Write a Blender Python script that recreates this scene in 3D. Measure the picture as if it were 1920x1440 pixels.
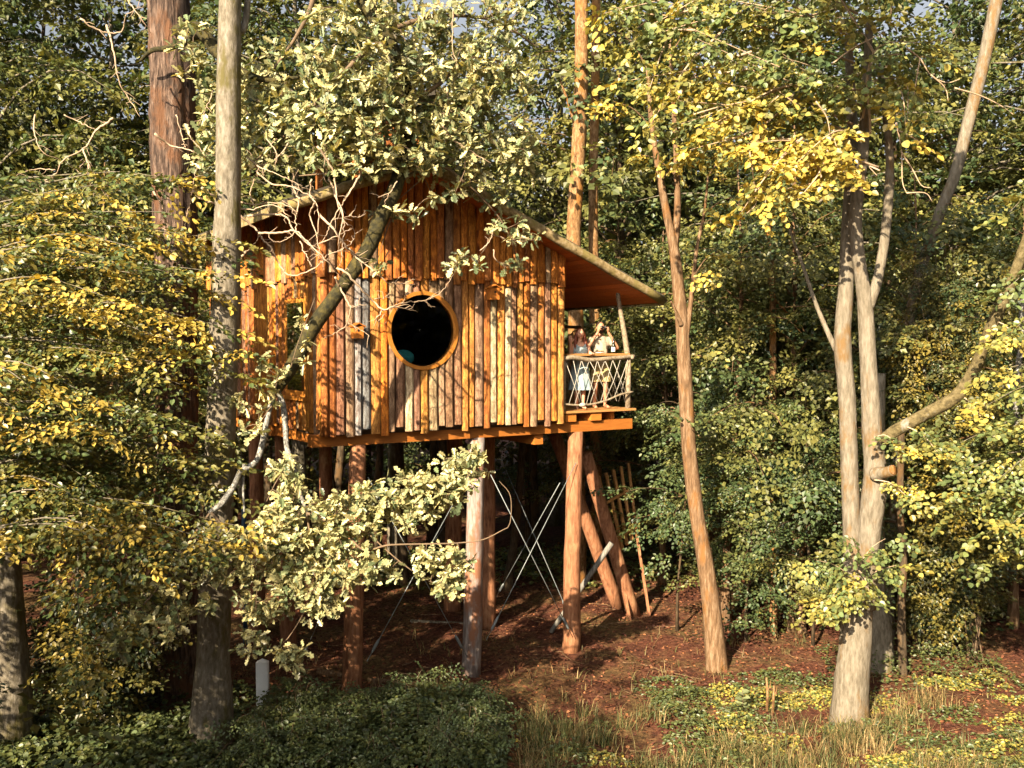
import bpy, bmesh, math, random
import numpy as np
from mathutils import Vector, Matrix

for o in list(bpy.data.objects):
    bpy.data.objects.remove(o, do_unlink=True)
SC = bpy.context.scene
COL = SC.collection
RNG = np.random.default_rng(7)
random.seed(7)

# ------------------------------------------------------------------ camera, world, sun, exposure
H = 6.3
F = 1750.0
PITCH = math.atan(72 / F)
cam = bpy.data.cameras.new('camera')
cam.sensor_width = 36.0
cam.lens = 36.0 * F / 1920
cam.clip_end = 500
camo = bpy.data.objects.new('camera', cam)
COL.objects.link(camo)
camo.location = (0, 0, H)
camo.rotation_euler = (math.pi / 2 - PITCH, 0, 0)
SC.camera = camo

SUN_DIR = Vector((-0.40, -0.79, 0.47)).normalized()      # towards the sun
world = bpy.data.worlds.new('World')
SC.world = world
world.use_nodes = True
nt = world.node_tree
nt.nodes.clear()
wo = nt.nodes.new('ShaderNodeOutputWorld')
bg = nt.nodes.new('ShaderNodeBackground')
sky = nt.nodes.new('ShaderNodeTexSky')
sky.sky_type = 'NISHITA'
sky.sun_disc = False
sky.sun_elevation = math.asin(SUN_DIR.z)
sky.sun_rotation = math.atan2(SUN_DIR.x, SUN_DIR.y)
sky.dust_density = 6.0
sky.air_density = 1.0
bg.inputs['Strength'].default_value = 0.05
hsv = nt.nodes.new('ShaderNodeHueSaturation')      # saturation lowered for a paler sky
hsv.inputs['Saturation'].default_value = 0.35
hsv.inputs['Value'].default_value = 1.0
nt.links.new(sky.outputs[0], hsv.inputs['Color'])
nt.links.new(hsv.outputs[0], bg.inputs['Color'])
nt.links.new(bg.outputs[0], wo.inputs['Surface'])

sun = bpy.data.lights.new('sun', 'SUN')
sun.energy = 5.0
sun.angle = math.radians(0.5)
sun.color = (1.0, 0.83, 0.60)
suno = bpy.data.objects.new('sun', sun)
COL.objects.link(suno)
suno.rotation_euler = SUN_DIR.to_track_quat('Z', 'Y').to_euler()

SC.view_settings.view_transform = 'Standard'
SC.view_settings.look = 'None'
SC.view_settings.exposure = 1.95
SC.view_settings.gamma = 1.0
SC.view_settings.use_curve_mapping = False


def P(px, py, Y):
    """world point at depth Y on the ray through photograph pixel (px, py)"""
    u = (px - 960) / F
    v = (720 - py) / F
    c, s = math.cos(PITCH), math.sin(PITCH)
    d = (u, c + v * s, -s + v * c)
    t = Y / d[1]
    return np.array((d[0] * t, Y, H + d[2] * t))


def PP(lst):
    return [P(*p) for p in lst]


# ------------------------------------------------------------------ object helpers
def tag(o, label=None, cat=None, group=None, kind=None):
    if label: o['label'] = label
    if cat: o['category'] = cat
    if group: o['group'] = group
    if kind: o['kind'] = kind
    return o


def thing(name, label, cat, loc=(0, 0, 0), rz=0.0, group=None):
    o = bpy.data.objects.new(name, None)
    COL.objects.link(o)
    o.location = loc
    o.rotation_euler = (0, 0, rz)
    o.empty_display_size = 0.2
    return tag(o, label, cat, group)


def mk(name, V, F_, mat=None, parent=None, smooth=False, attrs=None, loc=None):
    """mesh object; F_ = list of int arrays (n, k) or list of index lists"""
    me = bpy.data.meshes.new(name)
    V = np.asarray(V, dtype=np.float32)
    loops, starts, totals, n = [], [], [], 0
    for f in F_:
        f = np.asarray(f, dtype=np.int32)
        if f.ndim == 1:
            f = f[None]
        if f.size == 0:
            continue
        loops.append(f.ravel())
        k = f.shape[1]
        starts.append(n + np.arange(f.shape[0], dtype=np.int32) * k)
        totals.append(np.full(f.shape[0], k, dtype=np.int32))
        n += f.size
    me.vertices.add(len(V))
    me.vertices.foreach_set('co', V.ravel())
    L = np.concatenate(loops)
    S = np.concatenate(starts)
    T = np.concatenate(totals)
    me.loops.add(len(L))
    me.loops.foreach_set('vertex_index', L)
    me.polygons.add(len(S))
    me.polygons.foreach_set('loop_start', S)
    try:
        me.polygons.foreach_set('loop_total', T)
    except Exception:
        pass
    me.polygons.foreach_set('use_smooth', np.full(len(S), bool(smooth)))
    if attrs:
        for k, a in attrs.items():
            at = me.attributes.new(k, 'FLOAT', 'POINT')
            at.data.foreach_set('value', np.asarray(a, dtype=np.float32))
    me.update(calc_edges=True)
    if mat:
        me.materials.append(mat)
    o = bpy.data.objects.new(name, me)
    COL.objects.link(o)
    if parent:
        o.parent = parent
    if loc is not None:
        o.location = loc
    return o


class MB:
    """collects pieces of one mesh"""
    def __init__(self):
        self.V, self.F, self.n = [], [], 0

    def add(self, V, Fs):
        V = np.asarray(V, dtype=float).reshape(-1, 3)
        self.V.append(V)
        for f in Fs:
            f = np.asarray(f, dtype=int)
            if f.ndim == 1:
                f = f[None]
            self.F.append(f + self.n)
        self.n += len(V)
        return self

    def box(self, c, size, rot=None):
        sx, sy, sz = [s / 2 for s in size]
        V = np.array([(x * sx, y * sy, z * sz) for z in (-1, 1) for y in (-1, 1) for x in (-1, 1)])
        if rot is not None:
            V = V @ np.array(rot).T
        return self.add(V + np.array(c), [[[0, 2, 3, 1], [4, 5, 7, 6], [0, 1, 5, 4], [2, 6, 7, 3], [0, 4, 6, 2], [1, 3, 7, 5]]])

    def tube(self, pts, radii, sides=8, **k):
        return self.add(*tube(pts, radii, sides, **k))

    def bar(self, a, b, w, h):
        """square-section bar from a to b"""
        a, b = np.array(a, float), np.array(b, float)
        d = b - a
        L = np.linalg.norm(d)
        d /= L
        up = np.array((0, 0, 1.0)) if abs(d[2]) < .9 else np.array((1.0, 0, 0))
        s = np.cross(d, up); s /= np.linalg.norm(s)
        u = np.cross(s, d)
        R = np.stack([d, s, u], axis=1)
        return self.box((a + b) / 2, (L, w, h), R)

    def ball(self, c, r, seg=8, rings=6):
        r = np.array(r if hasattr(r, '__len__') else (r, r, r), float)
        V, Fs = [], []
        for i in range(rings + 1):
            th = math.pi * i / rings
            for j in range(seg):
                ph = 2 * math.pi * j / seg
                V.append((math.sin(th) * math.cos(ph), math.sin(th) * math.sin(ph), math.cos(th)))
        for i in range(rings):
            for j in range(seg):
                Fs.append([i * seg + j, (i + 1) * seg + j, (i + 1) * seg + (j + 1) % seg, i * seg + (j + 1) % seg])
        return self.add(np.array(V) * r + np.array(c), [Fs])

    def build(self, name, mat=None, parent=None, smooth=False, **k):
        return mk(name, np.concatenate(self.V), self.F, mat, parent, smooth, **k)


def smooth_line(pts, n):
    """Catmull-Rom resample"""
    p = np.asarray(pts, float)
    if len(p) < 3:
        t = np.linspace(0, 1, n)[:, None]
        return p[0] * (1 - t) + p[-1] * t
    q = np.vstack([2 * p[0] - p[1], p, 2 * p[-1] - p[-2]])
    seg = np.linalg.norm(np.diff(p[:, :3], axis=0), axis=1)
    cum = np.concatenate([[0], np.cumsum(seg)])
    out = []
    for s in np.linspace(0, cum[-1] - 1e-6, n):
        i = min(np.searchsorted(cum, s, side='right') - 1, len(p) - 2)
        t = (s - cum[i]) / max(seg[i], 1e-9)
        a, b, c, d = q[i], q[i + 1], q[i + 2], q[i + 3]
        out.append(.5 * (2 * b + (c - a) * t + (2 * a - 5 * b + 4 * c - d) * t * t + (3 * b - a - 3 * c + d) * t ** 3))
    return np.array(out)


def tube(pts, radii, sides=8, noise=0.0, seed=0, furrow=0.0, cap=True):
    p = np.asarray(pts, float)
    n = len(p)
    r = np.broadcast_to(np.asarray(radii, float), (n,)) if np.ndim(radii) == 0 or len(np.atleast_1d(radii)) == n \
        else np.interp(np.linspace(0, 1, n), np.linspace(0, 1, len(radii)), radii)
    T = np.gradient(p, axis=0)
    T /= np.maximum(np.linalg.norm(T, axis=1), 1e-9)[:, None]
    ref = np.array((1.0, 0, 0)) if abs(T[0][0]) < .9 else np.array((0, 1.0, 0))
    u = np.cross(T[0], ref); u /= np.linalg.norm(u)
    V = np.empty((n, sides, 3))
    rg = np.random.default_rng(seed)
    ang = np.arange(sides) * 2 * math.pi / sides
    base = rg.normal(0, 1, sides)
    cur = rg.normal(0, 1, sides)
    for i in range(n):
        u = u - T[i] * np.dot(u, T[i]); u /= np.linalg.norm(u)
        v = np.cross(T[i], u)
        rr = np.full(sides, r[i])
        if noise or furrow:
            cur = cur * .75 + rg.normal(0, .65, sides)
            rr = rr * (1 + noise * cur + furrow * base)
        V[i] = p[i] + rr[:, None] * (np.cos(ang)[:, None] * u + np.sin(ang)[:, None] * v)
    idx = np.arange(n * sides).reshape(n, sides)
    nx = np.roll(idx, -1, axis=1)
    Q = np.stack([idx[:-1], nx[:-1], nx[1:], idx[1:]], axis=-1).reshape(-1, 4)
    Fs = [Q]
    if cap and sides > 2:
        Fs += [idx[0][::-1][None], idx[-1][None]]
    return V.reshape(-1, 3), Fs


# ------------------------------------------------------------------ materials
def new_mat(name):
    m = bpy.data.materials.new(name)
    m.use_nodes = True
    t = m.node_tree
    t.nodes.clear()
    out = t.nodes.new('ShaderNodeOutputMaterial')
    return m, t, out


def N(t, kind, **kw):
    n = t.nodes.new(kind)
    for k, v in kw.items():
        if k in n.inputs:
            n.inputs[k].default_value = v
        else:
            setattr(n, k, v)
    return n


def ramp(t, fac, stops, interp='LINEAR'):
    r = t.nodes.new('ShaderNodeValToRGB')
    r.color_ramp.interpolation = interp
    e = r.color_ramp.elements
    while len(e) < len(stops):
        e.new(0.5)
    for i, (p, c) in enumerate(stops):
        e[i].position = p
        e[i].color = (*c, 1) if len(c) == 3 else c
    t.links.new(fac, r.inputs[0])
    return r.outputs[0]


def mix(t, a, b, fac, mode='MIX'):
    m = t.nodes.new('ShaderNodeMix')
    m.data_type = 'RGBA'
    m.blend_type = mode
    for sock, val in ((m.inputs[0], fac), (m.inputs[6], a), (m.inputs[7], b)):
        if hasattr(val, 'links') or isinstance(val, bpy.types.NodeSocket):
            t.links.new(val, sock)
        elif isinstance(val, (int, float)):
            sock.default_value = val
        else:
            sock.default_value = (*val, 1)
    return m.outputs[2]


def coords(t, kind='Object', scale=(1, 1, 1)):
    c = t.nodes.new('ShaderNodeTexCoord')
    m = t.nodes.new('ShaderNodeMapping')
    m.inputs['Scale'].default_value = scale
    t.links.new(c.outputs[kind], m.inputs[0])
    return m.outputs[0]


def noise(t, vec, scale, detail=4, rough=.6):
    n = N(t, 'ShaderNodeTexNoise', Scale=scale, Detail=detail, Roughness=rough)
    t.links.new(vec, n.inputs['Vector'])
    return n.outputs['Fac']


def principled(t, out, color, rough=.7, bump=None, bump_d=.02, spec=.4):
    p = t.nodes.new('ShaderNodeBsdfPrincipled')
    if isinstance(color, bpy.types.NodeSocket):
        t.links.new(color, p.inputs['Base Color'])
    else:
        p.inputs['Base Color'].default_value = (*color, 1)
    p.inputs['Roughness'].default_value = rough
    p.inputs['Specular IOR Level'].default_value = spec
    if bump is not None:
        b = t.nodes.new('ShaderNodeBump')
        b.inputs['Distance'].default_value = bump_d
        b.inputs['Strength'].default_value = 1.0
        t.links.new(bump, b.inputs['Height'])
        t.links.new(b.outputs[0], p.inputs['Normal'])
    t.links.new(p.outputs[0], out.inputs[0])
    return p


def simple(name, col, rough=.6, var=.25, sc=6, metallic=0.0):
    m, t, out = new_mat(name)
    n = noise(t, coords(t), sc)
    c = ramp(t, n, [(.3, tuple(x * (1 - var) for x in col)), (.7, tuple(min(1, x * (1 + var)) for x in col))])
    p = principled(t, out, c, rough)
    p.inputs['Metallic'].default_value = metallic
    return m


def bark(name, dark, mid, light, patch=None, patch_amt=.5, sz=(7, 7, 1.6), bump=.03, world=False):
    m, t, out = new_mat(name)
    co = coords(t, 'Object', sz)
    n = noise(t, co, 2.2, 6, .65)
    c = ramp(t, n, [(.32, dark), (.48, mid), (.66, light)])
    if patch:
        co2 = coords(t, 'Object', (1.6, 1.6, .7))
        n2 = noise(t, co2, 1.7, 5, .65)
        k = ramp(t, n2, [(patch_amt, (0, 0, 0)), (patch_amt + .1, (1, 1, 1))])
        c = mix(t, c, patch, k)
    principled(t, out, c, .85, n, bump, .2)
    return m


def leaf_mat(name, green, yellow, rough=.45, trans=.35, spec=.5, rnd=.45, tcol=None):
    m, t, out = new_mat(name)
    a = N(t, 'ShaderNodeAttribute', attribute_name='tint')
    g = t.nodes.new('ShaderNodeNewGeometry')
    c = mix(t, green, yellow, a.outputs['Fac'])
    mr = N(t, 'ShaderNodeMapRange')
    mr.inputs[3].default_value = 1 - rnd
    mr.inputs[4].default_value = 1 + rnd
    oi = t.nodes.new('ShaderNodeObjectInfo')
    ad = N(t, 'ShaderNodeMath', operation='ADD'); fr_ = N(t, 'ShaderNodeMath', operation='FRACT')
    t.links.new(g.outputs['Random Per Island'], ad.inputs[0]); t.links.new(oi.outputs['Random'], ad.inputs[1])
    t.links.new(ad.outputs[0], fr_.inputs[0])
    t.links.new(fr_.outputs[0], mr.inputs[0])
    vm = t.nodes.new('ShaderNodeVectorMath'); vm.operation = 'SCALE'
    t.links.new(c, vm.inputs[0]); t.links.new(mr.outputs[0], vm.inputs['Scale'])
    p = t.nodes.new('ShaderNodeBsdfPrincipled')
    p.inputs['Roughness'].default_value = rough
    p.inputs['Specular IOR Level'].default_value = spec
    t.links.new(vm.outputs[0], p.inputs['Base Color'])
    tr = t.nodes.new('ShaderNodeBsdfTranslucent')
    hs = N(t, 'ShaderNodeVectorMath'); hs.operation = 'MULTIPLY'
    hs.inputs[1].default_value = tcol or (1.5, 1.35, .5)
    t.links.new(vm.outputs[0], hs.inputs[0])
    t.links.new(hs.outputs[0], tr.inputs['Color'])
    ms = t.nodes.new('ShaderNodeMixShader')
    ms.inputs[0].default_value = trans
    t.links.new(p.outputs[0], ms.inputs[1]); t.links.new(tr.outputs[0], ms.inputs[2])
    t.links.new(ms.outputs[0], out.inputs[0])
    return m


M = {}
M['beech'] = leaf_mat('hornbeam_leaf', (.055, .080, .024), (.40, .29, .055), .42, .25)
M['wood_leaf'] = leaf_mat('forest_leaf', (.042, .068, .025), (.165, .150, .036), .46, .2, .4)
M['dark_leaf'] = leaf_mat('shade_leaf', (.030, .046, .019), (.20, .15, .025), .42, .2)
M['oak'] = leaf_mat('oak_leaf', (.115, .150, .072), (.52, .45, .21), .33, .2, .5)
M['lime'] = leaf_mat('lime_leaf', (.095, .13, .045), (.46, .34, .06), .40, .3)
M['bramble'] = leaf_mat('bramble_leaf', (.075, .105, .042), (.10, .10, .02), .45, .3)
M['grass'] = leaf_mat('grass_blade', (.075, .098, .034), (.34, .23, .105), .6, .35, .3)
M['litter'] = leaf_mat('fallen_leaf', (.070, .024, .014), (.20, .085, .035), .7, .1, .2, .6)
M['oak_bark'] = bark('oak_bark', (.012, .008, .006), (.07, .045, .033), (.22, .15, .11), (.12, .058, .030), .50, (9, 9, 1.3), .09)
M['moss'] = bark('mossy_bark', (.010, .010, .005), (.030, .026, .010), (.065, .052, .014), (.10, .075, .012), .62, (5, 5, 5), .03)
M['grey_bark'] = bark('smooth_grey_bark', (.08, .068, .048), (.135, .115, .082), (.215, .19, .15), (.085, .072, .025), .52, (9, 9, 3), .02)
M['birch'] = bark('lichen_bark', (.03, .026, .022), (.13, .125, .11), (.34, .33, .30), (.06, .05, .02), .56, (14, 14, 10), .012)
M['limb'] = bark('mossy_limb_bark', (.03, .024, .012), (.085, .066, .028), (.15, .12, .06), (.20, .19, .165), .56, (6, 6, 6), .02)
M['lime_bark'] = bark('pale_green_bark', (.095, .08, .055), (.145, .122, .088), (.205, .178, .135), (.14, .085, .035), .53, (9, 9, 2.2), .025)
M['tan_bark'] = bark('tan_bark', (.065, .038, .018), (.125, .072, .036), (.22, .15, .09), (.17, .08, .025), .56, (9, 9, 1.6), .025)
M['pine_bark'] = bark('pine_bark', (.06, .03, .012), (.17, .09, .035), (.32, .2, .1), (.22, .10, .025), .50, (7, 7, 3), .03)
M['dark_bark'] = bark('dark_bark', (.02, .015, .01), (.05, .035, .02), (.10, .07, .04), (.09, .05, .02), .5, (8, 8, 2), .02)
M['dead_twig'] = simple('dead_twig', (.36, .26, .17), .7, .2, 9)
M['twig'] = simple('leafy_twig', (.12, .08, .045), .75, .3, 9)


def slab_mat():
    m, t, out = new_mat('waney_slab_wood')
    oi = t.nodes.new('ShaderNodeObjectInfo')
    add = t.nodes.new('ShaderNodeVectorMath'); add.operation = 'ADD'
    c0 = coords(t, 'Object', (9, 9, 2.6))
    t.links.new(c0, add.inputs[0])
    sc = t.nodes.new('ShaderNodeVectorMath'); sc.operation = 'SCALE'
    comb = t.nodes.new('ShaderNodeCombineXYZ')
    for i in range(3):
        t.links.new(oi.outputs['Random'], comb.inputs[i])
    t.links.new(comb.outputs[0], sc.inputs[0]); sc.inputs['Scale'].default_value = 37
    t.links.new(sc.outputs[0], add.inputs[1])
    v = add.outputs[0]
    n1 = noise(t, v, 2.0, 5, .65)
    n2 = noise(t, v, 9.0, 5, .7)
    k1 = ramp(t, n1, [(.40, (0, 0, 0)), (.56, (1, 1, 1))])
    barkc = mix(t, oi.outputs['Color'], (.34, .25, .20), .75, 'MULTIPLY')
    c = mix(t, oi.outputs['Color'], barkc, k1)
    k2 = ramp(t, n2, [(.52, (1, 1, 1)), (.64, (.26, .19, .15))])
    c = mix(t, c, k2, .8, 'MULTIPLY')
    # knots
    vo = N(t, 'ShaderNodeTexVoronoi', Scale=.55)
    t.links.new(v, vo.inputs['Vector'])
    k3 = ramp(t, vo.outputs['Distance'], [(.10, (.25, .16, .1)), (.2, (1, 1, 1))])
    c = mix(t, c, k3, .9, 'MULTIPLY')
    principled(t, out, c, .72, n2, .018, .25)
    return m


M['slab'] = slab_mat()


def sawn(name, a, b, sc=(3, 30, 30), bump=.004, rough=.6):
    m, t, out = new_mat(name)
    n = noise(t, coords(t, 'Object', sc), 1.3, 5, .6)
    c = ramp(t, n, [(.3, a), (.7, b)])
    oi = t.nodes.new('ShaderNodeObjectInfo')
    mr = N(t, 'ShaderNodeMapRange'); mr.inputs[3].default_value = .75; mr.inputs[4].default_value = 1.2
    t.links.new(oi.outputs['Random'], mr.inputs[0])
    vm = t.nodes.new('ShaderNodeVectorMath'); vm.operation = 'SCALE'
    t.links.new(c, vm.inputs[0]); t.links.new(mr.outputs[0], vm.inputs['Scale'])
    principled(t, out, vm.outputs[0], rough, n, bump, .3)
    return m


M['orange_beam'] = sawn('orange_beam', (.30, .095, .015), (.40, .14, .022))
M['soffit'] = sawn('soffit_wood', (.36, .085, .018), (.50, .14, .03))
M['frame'] = sawn('orange_frame', (.40, .145, .018), (.48, .19, .03), (20, 20, 4))
M['deck'] = sawn('deck_wood', (.32, .15, .045), (.42, .21, .07))
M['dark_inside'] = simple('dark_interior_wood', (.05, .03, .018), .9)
M['felt'] = simple('roof_felt', (.06, .05, .035), .95, .4, 3)
M['rake'] = bark('mossy_rake_log', (.07, .05, .022), (.20, .145, .065), (.30, .235, .14), (.17, .135, .045), .5, (5, 5, 5), .012)
M['stilt'] = bark('peeled_stilt', (.10, .04, .02), (.22, .095, .045), (.30, .15, .08), (.36, .20, .10), .60, (9, 9, 1.6), .01)
M['stilt_grey'] = bark('weathered_stilt', (.12, .085, .07), (.20, .16, .14), (.32, .29, .27), (.22, .10, .055), .50, (9, 9, 1.2), .01)
M['rail_log'] = bark('barkless_rail', (.10, .07, .045), (.20, .155, .10), (.28, .23, .165), None, .5, (8, 8, 8), .006)
M['steel'] = simple('galvanised_steel', (.17, .19, .19), .5, .2, 20, .2)
M['rope'] = simple('pale_rope', (.34, .31, .25), .85, .2, 30)
M['white_post'] = simple('white_plastic', (.80, .82, .82), .5, .06, 4)
M['blue_pipe'] = simple('blue_plastic_pipe', (.02, .07, .13), .45)
M['turq'] = simple('turquoise_cloth', (.05, .42, .44), .9, .2, 20)
M['grey_wood'] = bark('grey_pole', (.09, .085, .075), (.15, .14, .12), (.21, .20, .175), None, .5, (12, 12, 2), .005)
M['skin'] = simple('skin', (.55, .29, .18), .5, .06, 20)
M['skin_tan'] = simple('tanned_skin', (.42, .20, .11), .5, .06, 20)
M['red_hair'] = simple('auburn_hair', (.16, .035, .010), .5, .4, 40)
M['dark_hair'] = simple('dark_brown_hair', (.025, .014, .009), .55, .4, 40)
M['dress'] = simple('pale_blue_cotton', (.26, .335, .345), .85, .06, 18)
M['shirt'] = simple('cream_cotton', (.31, .26, .185), .9, .06, 18)
M['shorts'] = simple('sand_cotton', (.36, .27, .12), .9, .08, 18)
M['black'] = simple('black_plastic', (.012, .012, .013), .4)
M['eye'] = simple('dark_eye', (.02, .012, .01), .3)
M['lips'] = simple('lips', (.35, .09, .07), .5)
M['bottle'] = simple('dark_green_glass', (.012, .016, .008), .12)
M['label'] = simple('white_paper_label', (.75, .73, .68), .8, .05)
M['china'] = simple('white_china', (.75, .72, .68), .3, .04)


def glass_mat(name, dark=.75):
    m, t, out = new_mat(name)
    tr = t.nodes.new('ShaderNodeBsdfTransparent')
    tr.inputs[0].default_value = (dark, dark, dark, 1)
    gl = N(t, 'ShaderNodeBsdfGlossy', Roughness=.02)
    fr = N(t, 'ShaderNodeFresnel', IOR=1.28)
    ms = t.nodes.new('ShaderNodeMixShader')
    t.links.new(fr.outputs[0], ms.inputs[0])
    t.links.new(tr.outputs[0], ms.inputs[1]); t.links.new(gl.outputs[0], ms.inputs[2])
    t.links.new(ms.outputs[0], out.inputs[0])
    return m


M['glass'] = glass_mat('window_glass')


def ground_mat():
    m, t, out = new_mat('forest_soil')
    co = coords(t, 'Object', (1, 1, 1))
    n1 = noise(t, co, .55, 5, .6)
    n2 = noise(t, co, 9, 6, .7)
    a = ramp(t, n2, [(.3, (.030, .012, .008)), (.5, (.085, .030, .017)), (.68, (.17, .075, .04))])
    b = ramp(t, n2, [(.3, (.03, .02, .01)), (.5, (.10, .065, .025)), (.7, (.24, .15, .06))])
    c = mix(t, a, b, ramp(t, n1, [(.45, (0, 0, 0)), (.62, (1, 1, 1))]))
    principled(t, out, c, .95, n2, .06, .15)
    return m


M['ground'] = ground_mat()

# ------------------------------------------------------------------ ground
def gz(x, y):
    x = np.asarray(x, float); y = np.asarray(y, float)
    h = .05 * np.sin(x * 1.3 + .5) * np.sin(y * 1.1) + .035 * np.sin(x * 2.9 + y * 2.1) + .02 * np.sin(x * 6.1 - y * 5.3)
    far = np.clip((np.hypot(x, y - 18) - 16) / 40, 0, 1)
    return h * (1 - far) - .03


ax = np.concatenate([np.linspace(-260, -16, 24), np.linspace(-15.6, 15.6, 105), np.linspace(16, 260, 24)])
ay = np.concatenate([np.linspace(-240, 9.5, 24), np.linspace(10, 32, 90), np.linspace(33, 300, 24)])
gx, gy = np.meshgrid(ax, ay)
gv = np.stack([gx, gy, gz(gx, gy)], -1).reshape(-1, 3)
gi = np.arange(len(ax) * len(ay)).reshape(len(ay), len(ax))
gq = np.stack([gi[:-1, :-1], gi[:-1, 1:], gi[1:, 1:], gi[1:, :-1]], -1).reshape(-1, 4)
g = mk('ground', gv, [gq], M['ground'], None, True)
tag(g, 'reddish brown forest floor under the stilted treehouse', None, None, 'structure')

# ------------------------------------------------------------------ leaves
def tmpl(half):
    """folded leaf: outline of the right half (x, y) from base to tip"""
    h = np.array(half)
    k = len(h)
    fold = .22
    V = [(0, 0, 0)] + [(x, y, fold * x) for x, y in h] + [(0, 1, 0)] + [(-x, y, fold * x) for x, y in h[::-1]]
    V = np.array(V)
    V[:, 2] += -.18 * (V[:, 1] - .4) ** 2
    f1 = list(range(0, k + 2))
    f2 = [0] + list(range(k + 1, 2 * k + 2))
    return V, [f1, f2]


LEAF = {
    'far': tmpl([(.42, .48)]),
    'oval': tmpl([(.28, .22), (.32, .58)]),
    'round': tmpl([(.36, .16), (.45, .5), (.24, .84)]),
    'oak': tmpl([(.07, .14), (.20, .24), (.10, .37), (.29, .50), (.13, .63), (.25, .78), (.10, .93)]),
    'blade': None,
}


class Leaves:
    def __init__(self):
        self.p, self.d, self.n, self.s, self.t = [], [], [], [], []

    def add(self, p, d, n, s, t):
        self.p.append(p); self.d.append(d); self.n.append(n); self.s.append(s); self.t.append(t)

    def count(self):
        return sum(len(x) for x in self.p)

    def build(self, name, shape, mat, parent=None, kind=None, sunward=.45, singles=0, off=None):
        """one mesh of leaves; the SINGLES that show largest become leaf parts of their own"""
        p = np.concatenate(self.p); d = np.concatenate(self.d); n = np.concatenate(self.n)
        if sunward: n = n / np.linalg.norm(n, axis=1)[:, None] + sunward * np.array(SUN_DIR)
        s = np.concatenate(self.s); ti = np.concatenate(self.t)
        d = d / np.linalg.norm(d, axis=1)[:, None]
        x = np.cross(d, n); x /= np.maximum(np.linalg.norm(x, axis=1), 1e-6)[:, None]
        n = np.cross(x, d)
        TV, TF = LEAF[shape]
        if singles:
            q = p + off
            px = 960 + F * q[:, 0] / q[:, 1]; py = 648 - F * (q[:, 2] - H) / q[:, 1]
            ok = np.where((px > 5) & (px < 1915) & (py > 5) & (py < 1435))[0]
            ok = ok[np.argsort(q[ok, 1])]
            cell = (px[ok] // 17).astype(int) * 1000 + (py[ok] // 17).astype(int)
            _, first = np.unique(cell, return_index=True)
            pick = ok[first]
            face = np.abs(np.einsum('ij,ij->i', n[pick], (q[pick] - (0, 0, H)) / np.linalg.norm(q[pick] - (0, 0, H), axis=1)[:, None]))
            pick = pick[np.argsort(-s[pick] / q[pick, 1] * (.3 + face))][:singles]
            meshes = {}
            for i in pick:
                tv = round(float(ti[i]) * 5) / 5
                if tv not in meshes:
                    o = mk('leaf', TV, [np.array(f) for f in TF], mat, parent, False, {'tint': np.full(len(TV), tv)})
                    meshes[tv] = o.data
                else:
                    o = bpy.data.objects.new('leaf', meshes[tv]); COL.objects.link(o); o.parent = parent
                m_ = np.eye(4); m_[:3, 0] = x[i] * s[i]; m_[:3, 1] = d[i] * s[i]; m_[:3, 2] = n[i] * s[i]; m_[:3, 3] = p[i]
                o.matrix_local = Matrix(m_.tolist())
            keep = np.ones(len(p), bool); keep[pick] = False
            p, d, n, s, ti, x = p[keep], d[keep], n[keep], s[keep], ti[keep], x[keep]
        V = p[:, None] + s[:, None, None] * (TV[None, :, 0, None] * x[:, None] + TV[None, :, 1, None] * d[:, None] + TV[None, :, 2, None] * n[:, None])
        k = len(TV)
        off = (np.arange(len(p)) * k)[:, None]
        Fs = [off + np.array(f)[None] for f in TF]
        o = mk(name, V.reshape(-1, 3), Fs, mat, parent, False, {'tint': np.repeat(ti, k)})
        if kind: o['kind'] = kind
        return o


def rot_zyx(yaw, pitch, roll):
    """x axis -> heading; pitch > 0 is down"""
    cy, sy, cp, sp, cr, sr = math.cos(yaw), math.sin(yaw), math.cos(pitch), math.sin(pitch), math.cos(roll), math.sin(roll)
    Rz = np.array([[cy, -sy, 0], [sy, cy, 0], [0, 0, 1]])
    Ry = np.array([[cp, 0, sp], [0, 1, 0], [-sp, 0, cp]])
    Rx = np.array([[1, 0, 0], [0, cr, -sr], [0, sr, cr]])
    return Rz @ Ry @ Rx


def spray_template(rng, leaf, side_n=5, jit=.5, spacing=.8):
    """unit-length spray: frames of leaves along a drooping twig with side twigs"""
    p, d, n, s = [], [], [], []
    def along(a, b, droop, first=0.12):
        a = np.array(a); b = np.array(b)
        L = np.linalg.norm(b - a)
        m = max(2, int(L / (leaf * spacing)))
        ax_ = (b - a) / L
        sd = np.cross((0, 0, 1.0), ax_)
        for i in range(m):
            t = first + (1 - first) * (i + .5) / m
            q = a + (b - a) * t - np.array((0, 0, droop * t * t * L))
            sg = 1 if i % 2 else -1
            dd = ax_ * (.65 + .3 * rng.random()) + sd * sg * (.7 if i < m - 1 else .15) + np.array((0, 0, rng.normal(-.22, .25)))
            nn = np.array((rng.normal(0, jit), rng.normal(0, jit), .8))
            p.append(q); d.append(dd); n.append(nn); s.append(leaf * rng.uniform(.7, 1.15))
    dr = .22
    along((0, 0, 0), (1, 0, 0), dr)
    for i in range(side_n):
        t = .08 + .75 * i / max(1, side_n - 1) + rng.normal(0, .03)
        sg = 1 if i % 2 else -1
        L = (.62 - .42 * t) * rng.uniform(.8, 1.2)
        an = sg * rng.uniform(.65, 1.0)
        a = np.array((t, 0, -dr * t * t))
        b = a + L * np.array((math.cos(an), math.sin(an), rng.normal(-.05, .12)))
        along(a, b, .2)
    return np.array(p), np.array(d), np.array(n), np.array(s)


def make_templates(leaf_rel, k=7, **kw):
    rg = np.random.default_rng(int(leaf_rel * 1e4) + 3)
    return [spray_template(rg, leaf_rel, **kw) for _ in range(k)]


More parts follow.
